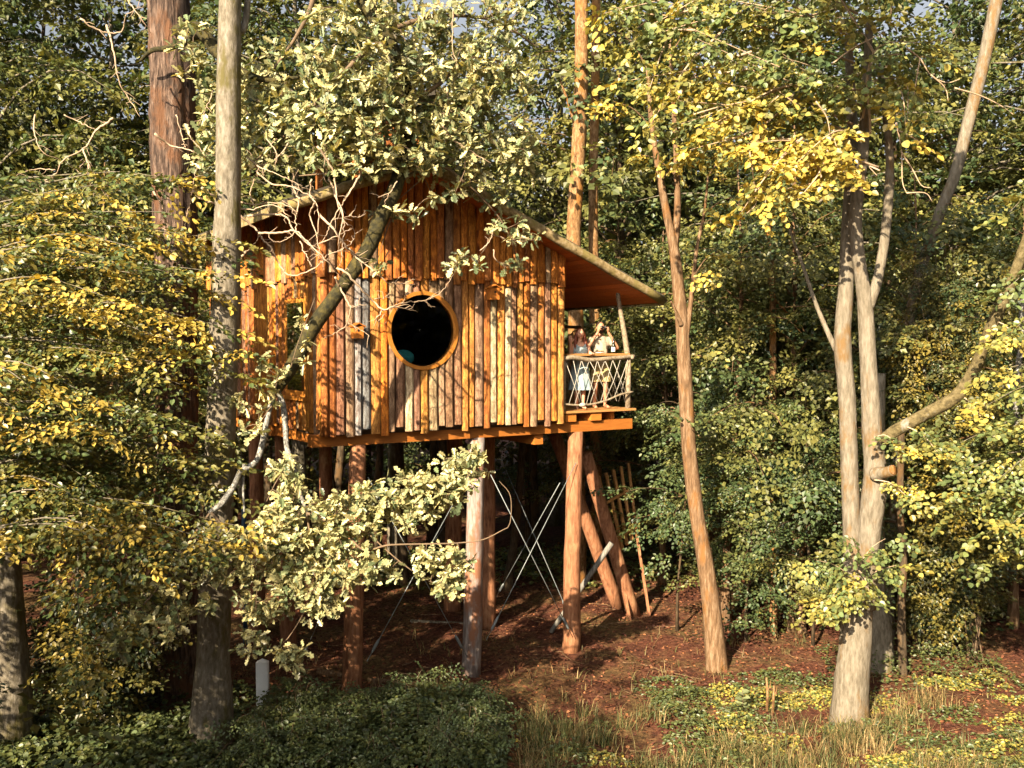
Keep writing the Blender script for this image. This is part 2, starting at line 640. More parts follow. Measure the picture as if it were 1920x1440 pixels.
def put_spray(L, tpls, rng, pos, yaw, pitch, roll, scale, tint, tj=.12):
    p, d, n, s = tpls[rng.integers(len(tpls))]
    R = rot_zyx(yaw, pitch, roll)
    L.add(pos + scale * (p @ R.T), d @ R.T, n @ R.T, s * scale, np.clip(tint + rng.normal(0, tj, len(p)), 0, 1))


def dress_branch(L, tpls, rng, line, start, spacing, size, tint_fn, pitch=(.15, .2), roll=.35, ends=True):
    """sprays left and right of a branch polyline"""
    seg = np.linalg.norm(np.diff(line, axis=0), axis=1)
    cum = np.concatenate([[0], np.cumsum(seg)])
    tot = cum[-1]
    s = tot * start
    i = 0
    while s < tot:
        k = min(np.searchsorted(cum, s, side='right') - 1, len(line) - 2)
        t = (s - cum[k]) / max(seg[k], 1e-9)
        q = line[k] * (1 - t) + line[k + 1] * t
        dv = line[k + 1] - line[k]
        yaw = math.atan2(dv[1], dv[0])
        f = s / tot
        sg = 1 if i % 2 else -1
        put_spray(L, tpls, rng, q, yaw + sg * rng.uniform(.5, 1.15), rng.normal(*pitch), rng.normal(0, roll),
                  size * rng.uniform(.7, 1.2) * (1 - .35 * f), tint_fn(q, f))
        s += spacing * rng.uniform(.7, 1.3)
        i += 1
    if ends:
        dv = line[-1] - line[-2]
        put_spray(L, tpls, rng, line[-1], math.atan2(dv[1], dv[0]) + rng.normal(0, .2), rng.normal(*pitch), rng.normal(0, roll), size * .9, tint_fn(line[-1], 1))


TPL_BG = make_templates(.125, side_n=7, spacing=.66)
TPL_FAR = make_templates(.20, side_n=6)
TPL_NEAR = make_templates(.185, side_n=6, spacing=.72)
TPL_LIME = make_templates(.21, side_n=4, jit=.6)


# ------------------------------------------------------------------ generated forest trees
def forest_tree(name, label, cat, group, seed, height, crown_from, reach, r0, bark_m, leaf_m, shape='far', tpls=TPL_BG,
                spray=1.05, branch_gap=.20, lean=(0, 0), tint=(.35, .25), per_whorl=1, rise=.25):
    rng = np.random.default_rng(seed)
    root = thing(name, label, cat, group=group)
    n = max(6, int(height / .9))
    zs = np.linspace(-.15, height, n)
    wob = np.cumsum(rng.normal(0, .05, (n, 2)), axis=0)
    line = np.stack([wob[:, 0] + lean[0] * zs / height, wob[:, 1] + lean[1] * zs / height, zs], -1)
    line[0, :2] = line[1, :2] = 0
    rad = r0 * (1 - .88 * (np.linspace(0, 1, n)) ** .9)
    rad[0] *= 1.3
    tr = MB()
    tr.tube(line, rad, 9, noise=.05, seed=seed)
    L = Leaves()
    z = crown_from
    az = rng.uniform(0, 6.28)
    while z < height - .2:
        f = (z - crown_from) / (height - crown_from)
        prof = (min(1, .55 + 2.2 * f)) * (1 - f ** 2.2) + .12
        b0 = np.array([np.interp(z, zs, line[:, i]) for i in range(3)])
        az += 2.4 + rng.normal(0, .3)
        Lb = reach * prof * rng.uniform(.65, 1.15)
        dr = np.array((math.cos(az), math.sin(az), 0))
        up = rise * rng.uniform(.4, 1.5)
        pts = [b0, b0 + dr * Lb * .4 + (0, 0, Lb * up), b0 + dr * Lb * .75 + (0, 0, Lb * up * 1.1), b0 + dr * Lb + (0, 0, Lb * up * .7)]
        bl = smooth_line(pts, 6)
        rb = max(.012, np.interp(z, zs, rad) * .42)
        tr.tube(bl, np.linspace(rb, .006, 6), 4, cap=False)
        tb = np.clip(rng.normal(*tint), 0, 1)
        dress_branch(L, tpls, rng, bl, .10, spray * .33, spray, lambda q, ff: np.clip(tb + rng.normal(0, .15), 0, 1), pitch=(.22, .28), roll=.5)
        z += branch_gap * rng.uniform(.6, 1.4)
    tr.build('trunk', bark_m, root, True)
    c = L.build('crown', shape, leaf_m, root)
    return root


def copy_tree(o, label=None, group=None):
    c = o.copy()
    COL.objects.link(c)
    if label: c['label'] = label
    if group: c['group'] = group
    for ch in o.children:
        d = ch.copy(); COL.objects.link(d); d.parent = c
    return c


# ------------------------------------------------------------------ the treehouse (local frame: x along the front wall to its right corner, y into the house)
C2 = np.array((0.98, 18.6))
E1 = np.array((.848, .53)); EB = np.array((-.53, .848))
HROT = math.atan2(.53, .848)
W = 4.905
DEP = 6.6


def hw(a, b, z):
    q = C2 + a * E1 + b * EB
    return np.array((q[0], q[1], z))


def to_h(p):
    r = np.array(p[:2]) - C2
    return np.array((r @ E1, r @ EB, p[2]))


house = thing('treehouse', 'wooden treehouse clad in waney slabs, raised on log stilts, with a round window', 'treehouse', (C2[0], C2[1], 0), HROT)
ZB, ZM = 4.80, 7.54          # slab bottoms, joint between the two slab rows
RID = (-3.33, 9.43)


def roof_z(a):
    return np.where(np.asarray(a) > RID[0], 8.05 - .415 * np.asarray(a), 10.73 + .39 * np.asarray(a))


PAL = {'a': (.54, .205, .030), 'g': (.62, .30, .065), 'r': (.43, .155, .036), 'b': (.31, .17, .095), 'G': (.25, .235, .225), 'p': (.55, .43, .28), 'O': (.54, .185, .020), 'm': (.33, .22, .125)}
hr = np.random.default_rng(21)
PROF = np.array([(-.5, 0), (-.47, .45), (-.22, .9), (.2, 1.0), (.46, .5), (.5, 0)])


def slab(s0, s1, zb_fn, zt_fn, frame, col, name='slab_board', thick=.05, out0=.035):
    """half-round waney board; frame(s, o, z) -> local point; ends follow zb_fn / zt_fn"""
    c, w = (s0 + s1) / 2, (s1 - s0)
    rows = []
    nrow = 4
    wob = hr.normal(0, .006, nrow)
    th = thick * hr.uniform(.75, 1.3)
    for i in range(nrow):
        f = i / (nrow - 1)
        ww = w * hr.uniform(.93, 1.03)
        row = []
        for (px, po) in PROF:
            s = c + px * ww + wob[i]
            zb, zt = zb_fn(s), zt_fn(s)
            z = zb + (zt - zb) * f
            row.append(frame(s, out0 + po * th, z))
        rows.append(row)
    k = len(PROF)
    V = np.array(rows).reshape(-1, 3)
    idx = np.arange(nrow * k).reshape(nrow, k)
    Q = np.stack([idx[:-1, :-1], idx[:-1, 1:], idx[1:, 1:], idx[1:, :-1]], -1).reshape(-1, 4)
    V2 = np.concatenate([V, V[:k], V[-k:]])
    n = nrow * k
    o = mk(name, V2 , [Q, np.arange(n, n + k)[::-1][None], np.arange(n + k, n + 2 * k)[None]], M['slab'], house, False)
    j = hr.uniform(.8, 1.2)
    o.color = (*[min(1, x * j * hr.uniform(.93, 1.07)) for x in col], 1)
    return o


front = lambda s, o, z: (s - W, -o, z)
WS, WZ, WR = 1.81, 6.57, .68          # round window: place along the wall, height, cut radius


def cut_lo(s):
    d = WR ** 2 - (s - WS) ** 2
    return WZ - math.sqrt(d) if d > 0 else WZ


def cut_hi(s):
    d = WR ** 2 - (s - WS) ** 2
    return WZ + math.sqrt(d) if d > 0 else WZ


LOW = 'rbmGGgOmbpbgmmbbggmrpgpbgamrbag'
n_s = len(LOW)
ws = hr.uniform(.8, 1.25, n_s); ws *= (W + .06) / ws.sum()
s = -.02
for i, ch in enumerate(LOW):
    a, b = s + .004, s + ws[i] - .004
    s += ws[i]
    zb = ZB + hr.uniform(-.10, .05)
    zt = ZM + .02
    if abs((a + b) / 2 - WS) < WR + (b - a) / 2 - .01:
        slab(a, b, lambda q: zb, cut_lo, front, PAL[ch])
        slab(a, b, cut_hi, lambda q: zt, front, PAL[ch])
    else:
        slab(a, b, lambda q: zb, lambda q: zt, front, PAL[ch])
s = -.02
n_s = 32
ws = hr.uniform(.8, 1.25, n_s); ws *= (W + .06) / ws.sum()
for i in range(n_s):
    a, b = s + .004, s + ws[i] - .004
    s += ws[i]
    zb = ZM - .04 + hr.uniform(-.10, .06)
    slab(a, b, lambda q: zb, lambda q: float(roof_z(q - W)) - .01, front, PAL[hr.choice(list('aaagOrrgm'))], out0=.085)
# left wall
L0 = np.array((-W, 0.0)); L1 = np.array((-5.14, DEP))
LD = (L1 - L0) / np.linalg.norm(L1 - L0)
LN = np.array((-LD[1], LD[0]))
LL = np.linalg.norm(L1 - L0)
left = lambda t, o, z: (*(L0 + LD * t + LN * o), z)
LZT = lambda t: float(roof_z(-5.0)) - .02
NW = (.80, 1.84, 5.38, 7.16)        # narrow window
for row in (0, 1):
    n_s = 40
    ws = hr.uniform(.8, 1.25, n_s); ws *= (LL + .02) / ws.sum()
    s = -.02
    for i in range(n_s):
        a, b = s + .004, s + ws[i] - .004
        s += ws[i]
        col = PAL[hr.choice(list('arOrgmab'))]
        c = (a + b) / 2
        if row == 0:
            zb, zt = ZB + hr.uniform(-.08, .06), ZM + .02
            if NW[0] < c < NW[1]:
                slab(max(a, NW[0]) if a > NW[0] - .1 else a, b, lambda q: zb, lambda q: NW[2], left, col)
                slab(a, b, lambda q: NW[3], lambda q: zt, left, col)
            else:
                slab(a, b, lambda q: zb, lambda q: zt, left, col)
        else:
            zb = ZM + .14 + hr.uniform(-.08, .06)
            slab(a, b, lambda q: zb - .18, LZT, left, col, out0=.085)
# right wall (behind the balcony)
right = lambda t, o, z: (o, t, z)
n_s = 38
ws = hr.uniform(.85, 1.2, n_s); ws *= (DEP - .1) / ws.sum()
s = .10
for i in range(n_s):
    a, b = s + .004, s + ws[i] - .004
    s += ws[i]
    slab(a, b, lambda q: ZB + .2, lambda q: 8.02, right, PAL[hr.choice(list('argmbO'))])


# wall panels behind the slabs, with the openings cut out
def panel(frame, s0, s1, zb, zt_fn, holes, name, thick=.08):
    mb = MB()
    cuts = sorted(set(np.round(np.concatenate([np.linspace(s0, s1, 50)] + [np.array([h[0], h[1]]) for h in holes if h[4] == 'r']), 4)))
    for a, b in zip(cuts[:-1], cuts[1:]):
        c = (a + b) / 2
        spans = [(zb, zt_fn(c))]
        for h in holes:
            if h[4] == 'r' and h[0] < c < h[1]:
                spans = [(zb, h[2]), (h[3], zt_fn(c))]
            if h[4] == 'o' and abs(c - h[0]) < h[2]:
                d = math.sqrt(h[2] ** 2 - (c - h[0]) ** 2)
                spans = [(zb, h[1] - d), (h[1] + d, zt_fn(c))]
        for lo, hi in spans:
            V = [frame(x, o, z) for z in (lo, hi) for o in (.02, .02 - thick) for x in (a, b)]
            mb.add(V, [[[0, 2, 3, 1], [4, 5, 7, 6], [0, 1, 5, 4], [2, 6, 7, 3], [0, 4, 6, 2], [1, 3, 7, 5]]])
    return mb.build(name, M['dark_inside'], house)


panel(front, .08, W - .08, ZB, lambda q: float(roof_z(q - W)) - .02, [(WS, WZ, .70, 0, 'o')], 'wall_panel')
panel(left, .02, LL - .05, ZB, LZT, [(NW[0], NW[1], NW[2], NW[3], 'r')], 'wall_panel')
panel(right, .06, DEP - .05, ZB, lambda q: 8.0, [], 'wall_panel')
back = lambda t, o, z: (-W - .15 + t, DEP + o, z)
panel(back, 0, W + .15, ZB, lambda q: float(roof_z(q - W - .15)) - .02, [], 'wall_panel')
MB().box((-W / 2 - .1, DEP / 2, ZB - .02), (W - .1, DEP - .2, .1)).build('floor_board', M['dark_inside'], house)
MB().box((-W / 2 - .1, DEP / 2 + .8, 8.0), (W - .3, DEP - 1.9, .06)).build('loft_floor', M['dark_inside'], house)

for o_, z0_, z1_, r_ in (((-.045, .045), ZB - .06, ZM - .02, .065), ((-.085, .085), ZM - .08, float(roof_z(-W)) - .03, .085)):
    MB().tube([(-W + o_[0] - .01, -o_[1], z0_ + (z1_ - z0_) * t) for t in np.linspace(0, 1, 6)], r_, 10, noise=.03, seed=2).build('corner_post', M['slab'], house, True).color = (*PAL['r'], 1)

# round window
cx, cz = WS - W, WZ


def ring(name, r0, r1, y0, y1, mat, parent, seg=56):
    V, Fs = [], []
    for j in range(seg):
        a = 2 * math.pi * j / seg
        for r, y in ((r0, y0), (r1, y0), (r1, y1), (r0, y1)):
            V.append((cx + r * math.cos(a), y, cz + r * math.sin(a)))
    for j in range(seg):
        k = (j + 1) % seg
        for q in range(4):
            Fs.append([j * 4 + q, j * 4 + (q + 1) % 4, k * 4 + (q + 1) % 4, k * 4 + q])
    return mk(name, V, [Fs], mat, parent, False)


wf = ring('window_frame', .645, .712, -.105, .06, M['frame'], house)
wf['label'] = 'round orange window frame'
a_ = np.linspace(0, 2 * math.pi, 56, endpoint=False)
mk('window_pane', np.concatenate([np.stack([cx + .652 * np.cos(a_), np.full(56, -.03), cz + .652 * np.sin(a_)], -1), np.stack([cx + .652 * np.cos(a_), np.full(56, -.018), cz + .652 * np.sin(a_)], -1)]),
   [np.arange(56)[::-1][None], np.arange(56, 112)[None]], M['glass'], wf)

# narrow window in the left wall
nf = MB()
t0, t1, z0, z1 = NW


def lbar(mb, ta, tb, za, zb, o0=.0, o1=.062):
    V = [left(x, o, z) for z in (za, zb) for o in (o1, o0) for x in (ta, tb)]
    mb.add(V, [[[0, 2, 3, 1], [4, 5, 7, 6], [0, 1, 5, 4], [2, 6, 7, 3], [0, 4, 6, 2], [1, 3, 7, 5]]])


lbar(nf, t0 + .02, t0 + .08, z0, z1)
lbar(nf, t1 - .08, t1 - .02, z0, z1)
lbar(nf, t0 + .08, t1 - .08, z1 - .08, z1)
lbar(nf, t0 + .08, t1 - .08, z0, z0 + .10)
nfo = nf.build('window_frame', M['frame'], house)
nfo['label'] = 'tall narrow orange window frame'
sl = MB(); lbar(sl, t0 - .08, t1 + .08, z0 - .07, z0 - .003, -.02, .13)
sl.build('window_sill', M['frame'], nfo)
pn = MB(); lbar(pn, t0 + .083, t1 - .083, z0 + .103, z1 - .083, .038, .050)
pn.build('window_pane', M['glass'], nfo)

# beams and joists
MB().box((-W / 2 - .1 + .95, .22, 4.65), (W + 2.15, .2, .21)).build('beam', M['orange_beam'], house)
for y in (2.7, 4.3, 6.2):
    MB().box((-W / 2 + .8, y, 4.64), (W + 1.9, .2, .2)).build('beam', M['orange_beam'], house)
V = MB(); lbar(V, .34, LL, 4.55, 4.76, -.22, -.02); V.build('beam', M['orange_beam'], house)
MB().box((-.4, 3.3, 4.43), (.2, 6.2, .2)).build('beam', M['orange_beam'], house)
for x in (-4.3, -3.5, -2.7, -1.9, -1.1):
    MB().box((x, 3.45, 4.842), (.09, 6.0, .16)).build('joist', M['orange_beam'], house)
for x in (.28, .92):
    MB().box((x, 1.35, 4.85), (.26, 2.6, .17)).build('joist', M['orange_beam'], house)
MB().box((1.45, 1.4, 4.85), (.1, 2.4, .17)).build('joist', M['orange_beam'], house)

# balcony deck
y = .0
while y < 2.5:
    MB().box((1.0 + .02 * math.sin(y * 9), y + .07, 4.96), (1.86 + .06 * math.sin(y * 23), .133, .042)).build('deck_board', M['deck'], house)
    y += .14

# stilts
def stilt(a, b, ztop, rb, rt, mat, da=0, db=0, seed=0):
    zs = np.linspace(0, 1, 12)
    x0, y0 = a + da, b + db
    wv = hw(x0, y0, 0)
    zb = float(gz(wv[0], wv[1])) - .12
    pts = np.stack([x0 + (a - x0) * zs, y0 + (b - y0) * zs, zb + (ztop - zb) * zs], -1)
    rg = np.random.default_rng(seed)
    pts[1:-1, :2] += rg.normal(0, .006, (10, 2))
    mb = MB(); mb.tube(pts, np.linspace(rb, rt, 12), 12, noise=.025, seed=seed)
    return mb.build('stilt', M[mat], house, True)


stilt(-4.24, .24, 4.545, .185, .15, 'stilt', -.16, 0, 1)
stilt(-1.80, .24, 4.545, .185, .155, 'stilt_grey', -.14, 0, 2)
stilt(.53, .24, 4.545, .19, .155, 'stilt', -.11, 0, 3)
stilt(-.12, 2.7, 4.53, .20, .17, 'stilt', 0, 0, 4)
stilt(-.12, 4.2, 4.53, .21, .18, 'stilt', -.1, 0, 5)
stilt(-4.62, 3.3, 4.54, .17, .15, 'stilt', .1, 0, 6)
stilt(-4.70, 4.8, 4.54, .17, .15, 'stilt', .0, 0, 7)
stilt(-2.6, 6.2, 4.54, .18, .15, 'stilt', 0, 0, 8)
# leaning struts behind the right stilt
for (q0, q1, r) in (((1190, 1165, 21.6), (1098, 850, 20.4), .17), ((1160, 1150, 22.4), (1040, 815, 21.4), .17)):
    p0, p1 = to_h(P(*q0)), to_h(P(*q1))
    p0[2] = -.1
    p1[2] = min(p1[2], 4.75)
    ln = np.array([p0 + (p1 - p0) * t for t in np.linspace(0, 1, 10)])
    MB().tube(ln, np.linspace(r, r * .85, 10), 10, noise=.03, seed=9).build('leaning_strut', M['stilt'], house, True)


# bracing cables with turnbuckles
def cable(q0, q1):
    p0, p1 = to_h(P(*q0)), to_h(P(*q1))       # top, bottom
    mb = MB(); mb.tube([p0, p1], [.008, .008], 6)
    o = mb.build('bracing_cable', M['steel'], house, True)
    d = p0 - p1
    a = p1 + d * .05; b = p1 + d * .13
    ts = [0, .12, .2, .8, .88, 1]
    rs = [.014, .02, .028, .028, .02, .014]
    MB().tube([a + (b - a) * t for t in ts], rs, 6).build('turnbuckle', M['steel'], o, True)


cable((1080, 868, 18.85), (912, 1200, 17.55))
cable((920, 890, 17.75), (1074, 1195, 18.72))
cable((690, 895, 16.5), (876, 1232, 17.5))
cable((855, 935, 17.5), (688, 1240, 16.3))
cable((948, 880, 20.6), (1072, 1165, 19.2))
cable((1050, 905, 19.0), (930, 1120, 20.7))
cable((700, 930, 17.0), (560, 1250, 18.4))
cable((905, 880, 21.8), (770, 1080, 23.0))

# roof
RA0, RA1 = -5.75, 2.10
RB0, RB1 = -.62, 7.15
for side, (a0, a1) in (('l', (RA0, RID[0])), ('r', (RID[0], RA1))):
    n = int((a1 - a0) / .145)
    for i in range(n):
        x0 = a0 + (a1 - a0) * i / n + .004
        x1 = a0 + (a1 - a0) * (i + 1) / n - .004
        za, zb = float(roof_z(x0 + 1e-4)), float(roof_z(x1 - 1e-4))
        V = [(x0, RB0 + .09, za), (x1, RB0 + .09, zb), (x1, RB1, zb), (x0, RB1, za)]
        V += [(x, y_, z + .03) for x, y_, z in V]
        mk('soffit_board', V, [[[3, 2, 1, 0], [4, 5, 6, 7], [0, 1, 5, 4], [1, 2, 6, 5], [2, 3, 7, 6], [3, 0, 4, 7]]], M['soffit'], house)
    z0_, z1_ = float(roof_z(a0 + 1e-4)), float(roof_z(a1 - 1e-4))
    up0, up1 = .034, .15
    a0x = a0 - (.06 if side == 'l' else 0); a1x = a1 + (.06 if side == 'r' else 0)
    V = [(a0x, RB0 + .02, z0_ + up0), (a1x, RB0 + .02, z1_ + up0), (a1x, RB1 + .06, z1_ + up0), (a0x, RB1 + .06, z0_ + up0)]
    V += [(x, y_, z + up1 - up0) for x, y_, z in V]
    mk('roof_covering', V, [[[3, 2, 1, 0], [4, 5, 6, 7], [0, 1, 5, 4], [1, 2, 6, 5], [2, 3, 7, 6], [3, 0, 4, 7]]], M['felt'], house)
    # log along the front rake
    pts = np.array([(x, RB0 - .02, float(roof_z(x)) + .04 + .012 * math.sin(x * 5)) for x in np.linspace(a0 + .001, a1 - .001, 14)])
    MB().tube(pts, np.linspace(.08, .095, 14) if side == 'l' else np.linspace(.10, .085, 14), 10, noise=.04, seed=31).build('rake_log', M['rake'], house, True)
    # eave board
    xe = a0 - .075 if side == 'l' else a1 + .075
    MB().box((xe, (RB0 + RB1) / 2 + .05, (z0_ if side == 'l' else z1_) + .03), (.03, RB1 - RB0, .16)).build('eave_board', M['rake'], house)
# raised lookout at the back of the roof
tb = MB()
for (x, y_) in ((-3.3, 2.5), (-2.0, 2.5), (-3.3, 4.6), (-2.0, 4.6)):
    MB().box((x, y_, 10.1), (.12, .12, 2.0)).build('lookout_post', M['slab'], house).color = (*PAL['r'], 1)
for z in (10.42, 10.62, 10.82):
    for y_ in (2.42, 4.68):
        MB().box((-2.65, y_, z), (1.42, .03, .17)).build('lookout_board', M['slab'], house).color = (*PAL['r'], 1)
rl = MB()
V = [(-4.5, 2.1, 10.75), (-1.4, 2.1, 11.55), (-1.4, 5.0, 11.55), (-4.5, 5.0, 10.75)]
V += [(x, y_, z + .1) for x, y_, z in V]
mk('lookout_roof', V, [[[3, 2, 1, 0], [4, 5, 6, 7], [0, 1, 5, 4], [1, 2, 6, 5], [2, 3, 7, 6], [3, 0, 4, 7]]], M['felt'], house)

# balcony railing (part of the house) with rope netting
rail = MB()
pts = smooth_line([(.02, .05, 6.02), (.3, .03, 6.06), (.75, .06, 6.00), (1.2, .04, 6.03), (1.6, .05, 6.05), (1.93, .07, 6.08)], 18)
rail.tube(pts, np.linspace(.055, .04, 18), 8, noise=.06, seed=5)
ro = rail.build('handrail', M['rail_log'], house, True)
rs_ = MB(); pts2 = smooth_line([(1.85, .0, 6.06), (1.84, .8, 6.03), (1.85, 1.6, 6.06), (1.85, 2.45, 6.03)], 12)
rs_.tube(pts2, .045, 8, noise=.06, seed=6); rs_.build('handrail', M['rail_log'], house, True)
MB().tube([(.10, .06, 4.98), (.09, .06, 5.5), (.10, .06, 6.0)], .055, 8, noise=.05, seed=1).build('rail_post', M['rail_log'], house, True)
MB().tube([(1.80, .12, 4.9), (1.82, .13, 5.5), (1.80, .12, 6.05)], .06, 8, noise=.05, seed=2).build('rail_post', M['rail_log'], house, True)
MB().tube([(1.83, 2.4, 4.98), (1.83, 2.4, 6.05)], .06, 8, noise=.05, seed=2).build('rail_post', M['rail_log'], house, True)
MB().tube(smooth_line([(1.84, .16, 6.0), (1.76, .18, 6.5), (1.66, .2, 7.0), (1.58, .2, 7.40)], 10), np.linspace(.06, .045, 10), 8, noise=.05, seed=3).build('roof_post', M['rail_log'], house, True)
MB().box((.34, 1.3, 6.2), (.13, .13, 2.5)).build('roof_post', M['dark_bark'], house)
MB().tube([(.36, 1.34, 6.72), (1.5, 1.4, 6.70)], .035, 6, noise=.05).build('cross_pole', M['dark_bark'], house, True)
MB().box((1.02, .22, 6.115), (1.62, .27, .045)).build('bar_top', M['deck'], house)
low = smooth_line([(.06, .02, 5.13), (.35, .0, 5.10), (.7, .0, 5.10), (1.1, .0, 5.16), (1.5, .0, 5.28), (1.86, .02, 5.33)], 24)
MB().tube(low, .022, 6, noise=.05).build('lower_rope', M['rail_log'], house, True)
MB().ball((.52, -.02, 5.10), (.09, .05, .045), 8, 6).build('rope_knot', M['rope'], house, True)


def lowz(x): return float(np.interp(x, low[:, 0], low[:, 2]))


for i in range(9):
    x0 = .12 + i * .2
    for dx in (.34, -.34):
        x1 = x0 + dx + hr.normal(0, .05)
        if .04 < x1 < 1.86:
            m_ = np.array([(x0, .03, 6.0), ((x0 + x1) / 2 + hr.normal(0, .02), .01, (6.0 + lowz(x1)) / 2), (x1, .0, lowz(x1))])
            MB().tube(m_, .0065, 5).build('net_rope', M['rope'], house, True)
for i in range(8):
    y0 = .1 + i * .29
    for dy in (.4, -.4):
        y1 = y0 + dy
        if .05 < y1 < 2.45:
            MB().tube([(1.85, y0, 6.03), (1.86, y1, 5.1)], .0065, 5).build('net_rope', M['rope'], house, True)

# ------------------------------------------------------------------ small things on and round the house
def birdhouse(a, z, label, sc=1.0):
    t = thing('birdhouse', label, 'birdhouse', tuple(hw(a, -.11, z)), HROT, 'birdhouses on the front wall')
    MB().box((0, -.08 * sc, 0), (.19 * sc, .15 * sc, .22 * sc)).build('box', M['orange_beam'], t)
    r = MB()
    for sg in (-1, 1):
        R = rot_zyx(0, sg * .45, 0)
        r.box((sg * .06 * sc, -.09 * sc, .135 * sc), (.15 * sc, .2 * sc, .018), R)
    r.build('roof', M['orange_beam'], t)
    MB().tube([(0, -.14 * sc, .03 * sc), (0, -.158 * sc, .03 * sc)], [.022, .022], 10).build('dark_hole_disc', M['black'], t)  # black disc stands in for the shade inside the hole
    return t


birdhouse(3.214 - W, 7.27, 'small orange birdhouse right of the round window, under the joint of the slabs')
birdhouse(.485 - W, 6.53, 'small orange birdhouse fixed to grey slabs near the house corner, below the bare twigs', .95)

cu = thing('cushion', 'turquoise cushion lying inside behind the round window pane', 'cushion', tuple(hw(cx - .27, .19, 5.96)), HROT)
mb = MB(); mb.ball((0, 0, .12), (.22, .12, .15), 12, 8); mb.build('cushion_body', M['turq'], cu, True)
mb = MB(); mb.tube(smooth_line([(-.2, -.03, .06), (0, -.12, .09), (.2, -.03, .06)], 10), .012, 5); mb.build('piping', M['turq'], cu, True)
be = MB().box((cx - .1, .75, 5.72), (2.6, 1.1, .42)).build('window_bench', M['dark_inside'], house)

# leaning pole, slatted frame, white post, blue pipe, logs
p0, p1 = P(1033, 1172, 20.3), P(1147, 1018, 20.0)
p0[2] = 0.0
po = MB(); po.tube([p0 + (p1 - p0) * t for t in np.linspace(0, 1, 8)], np.linspace(.055, .06, 8), 8, noise=.04)
tag(po.build('leaning_pole', M['grey_wood'], None, True), 'grey weathered pole leaning slantwise behind the front stilt under the balcony', 'pole')

sf = thing('slatted_frame', 'reddish slatted timber frame leaning behind the log struts under the balcony', 'timber frame')
tops = [(1122 + 14 * i, 893 - 6 * i, 22.3 + .1 * i) for i in range(5)]
bots = [(1158 + 9 * i, 1040 - 9 * i, 21.5 + .1 * i) for i in range(5)]
for a, b in zip(tops, bots):
    MB().bar(P(*a), P(*b), .06, .07).build('slat', M['deck'], sf)
for f in (.35, .85):
    a = P(*tops[0]) * (1 - f) + P(*bots[0]) * f + np.array((0, -.06, 0)); b = P(*tops[-1]) * (1 - f) + P(*bots[-1]) * f + np.array((0, -.06, 0))
    MB().bar(a, b, .05, .05).build('crossbar', M['deck'], sf)
a, b = P(*tops[0]), P(*bots[0])
for q in (P(*bots[0]), P(*bots[-1])):
    MB().bar(q, (q[0] + .25, q[1] - .4, 0), .06, .06).build('foot', M['stilt'], sf)

q = P(493, 1340, 15.8)
wp = thing('marker_post', 'white square marker post standing in the brambles by the grey trunk', 'post', (q[0], q[1], 0))
MB().box((0, 0, .40), (.20, .10, .96)).build('post_body', M['white_post'], wp)
mb = MB(); mb.add([(-.1, -.05, .882), (.1, -.05, .882), (.1, .05, .882), (-.1, .05, .882), (0, 0, .94)], [[[0, 1, 4], [1, 2, 4], [2, 3, 4], [3, 0, 4]], [[3, 2, 1, 0]]])
mb.build('post_cap', M['white_post'], wp)

q = P(460, 1180, 19.6)
bp = thing('drain_pipe', 'dark blue pipe standing beside the reddish rear stilts', 'pipe', (q[0], q[1], 0))
MB().tube([(0, 0, -.1), (0, 0, 2.9)], .05, 10).build('pipe_body', M['blue_pipe'], bp, True)
for z in (.9, 2.3):
    MB().tube([(0, 0, z), (0, 0, z + .06)], .062, 10).build('coupling', M['blue_pipe'], bp, True)

for (x0, y0, x1, y1, d, r, lb, mt) in (
        (595, 1246, 660, 1250, 17.6, .07, 'short pale log lying on the ground left of the front stilt', 'tan_bark'),
        (690, 1255, 790, 1240, 17.4, .055, 'thin fallen branch lying in sunlight between two front stilts', 'tan_bark'),
        (770, 1158, 880, 1165, 21.0, .05, 'dark fallen pole lying across the ground by the rear stilts', 'grey_bark')):
    a, b = P(x0, y0, d), P(x1, y1, d - .2)
    a[2] = float(gz(a[0], a[1])) + r * .7; b[2] = float(gz(b[0], b[1])) + r * .7
    mb = MB(); mb.tube([a + (b - a) * t for t in np.linspace(0, 1, 7)], np.linspace(r, r * .8, 7), 8, noise=.07, seed=int(x0))
    tag(mb.build('fallen_log', M[mt], None, True), lb, 'log')

# ------------------------------------------------------------------ people
def solid(name, chains, balls, mat, parent, voxel, smooth_it=5, loc=None):
    mb = MB()
    for pts, rad in chains:
        pts = np.array(pts, float)
        n = max(8, len(pts) * 5)
        l = smooth_line(pts, n)
        r = np.interp(np.linspace(0, 1, n), np.linspace(0, 1, len(rad)), rad)
        mb.tube(l, r, 10)
        mb.ball(l[0], r[0], 10, 8); mb.ball(l[-1], r[-1], 10, 8)
    for c, r in balls:
        mb.ball(c, r, 14, 10)
    o = mb.build(name, None, None, True)
    m = o.modifiers.new('r', 'REMESH'); m.mode = 'VOXEL'; m.voxel_size = voxel; m.use_smooth_shade = True
    s_ = o.modifiers.new('s', 'SMOOTH'); s_.iterations = smooth_it; s_.factor = .5
    dg = bpy.context.evaluated_depsgraph_get()
    me = bpy.data.meshes.new_from_object(o.evaluated_get(dg))
    old = o.data
    o.modifiers.clear()
    o.data = me
    bpy.data.meshes.remove(old)
    me.name = name
    me.materials.clear(); me.materials.append(mat)
    me.polygons.foreach_set('use_smooth', np.ones(len(me.polygons), bool))
    o.parent = parent
    return o


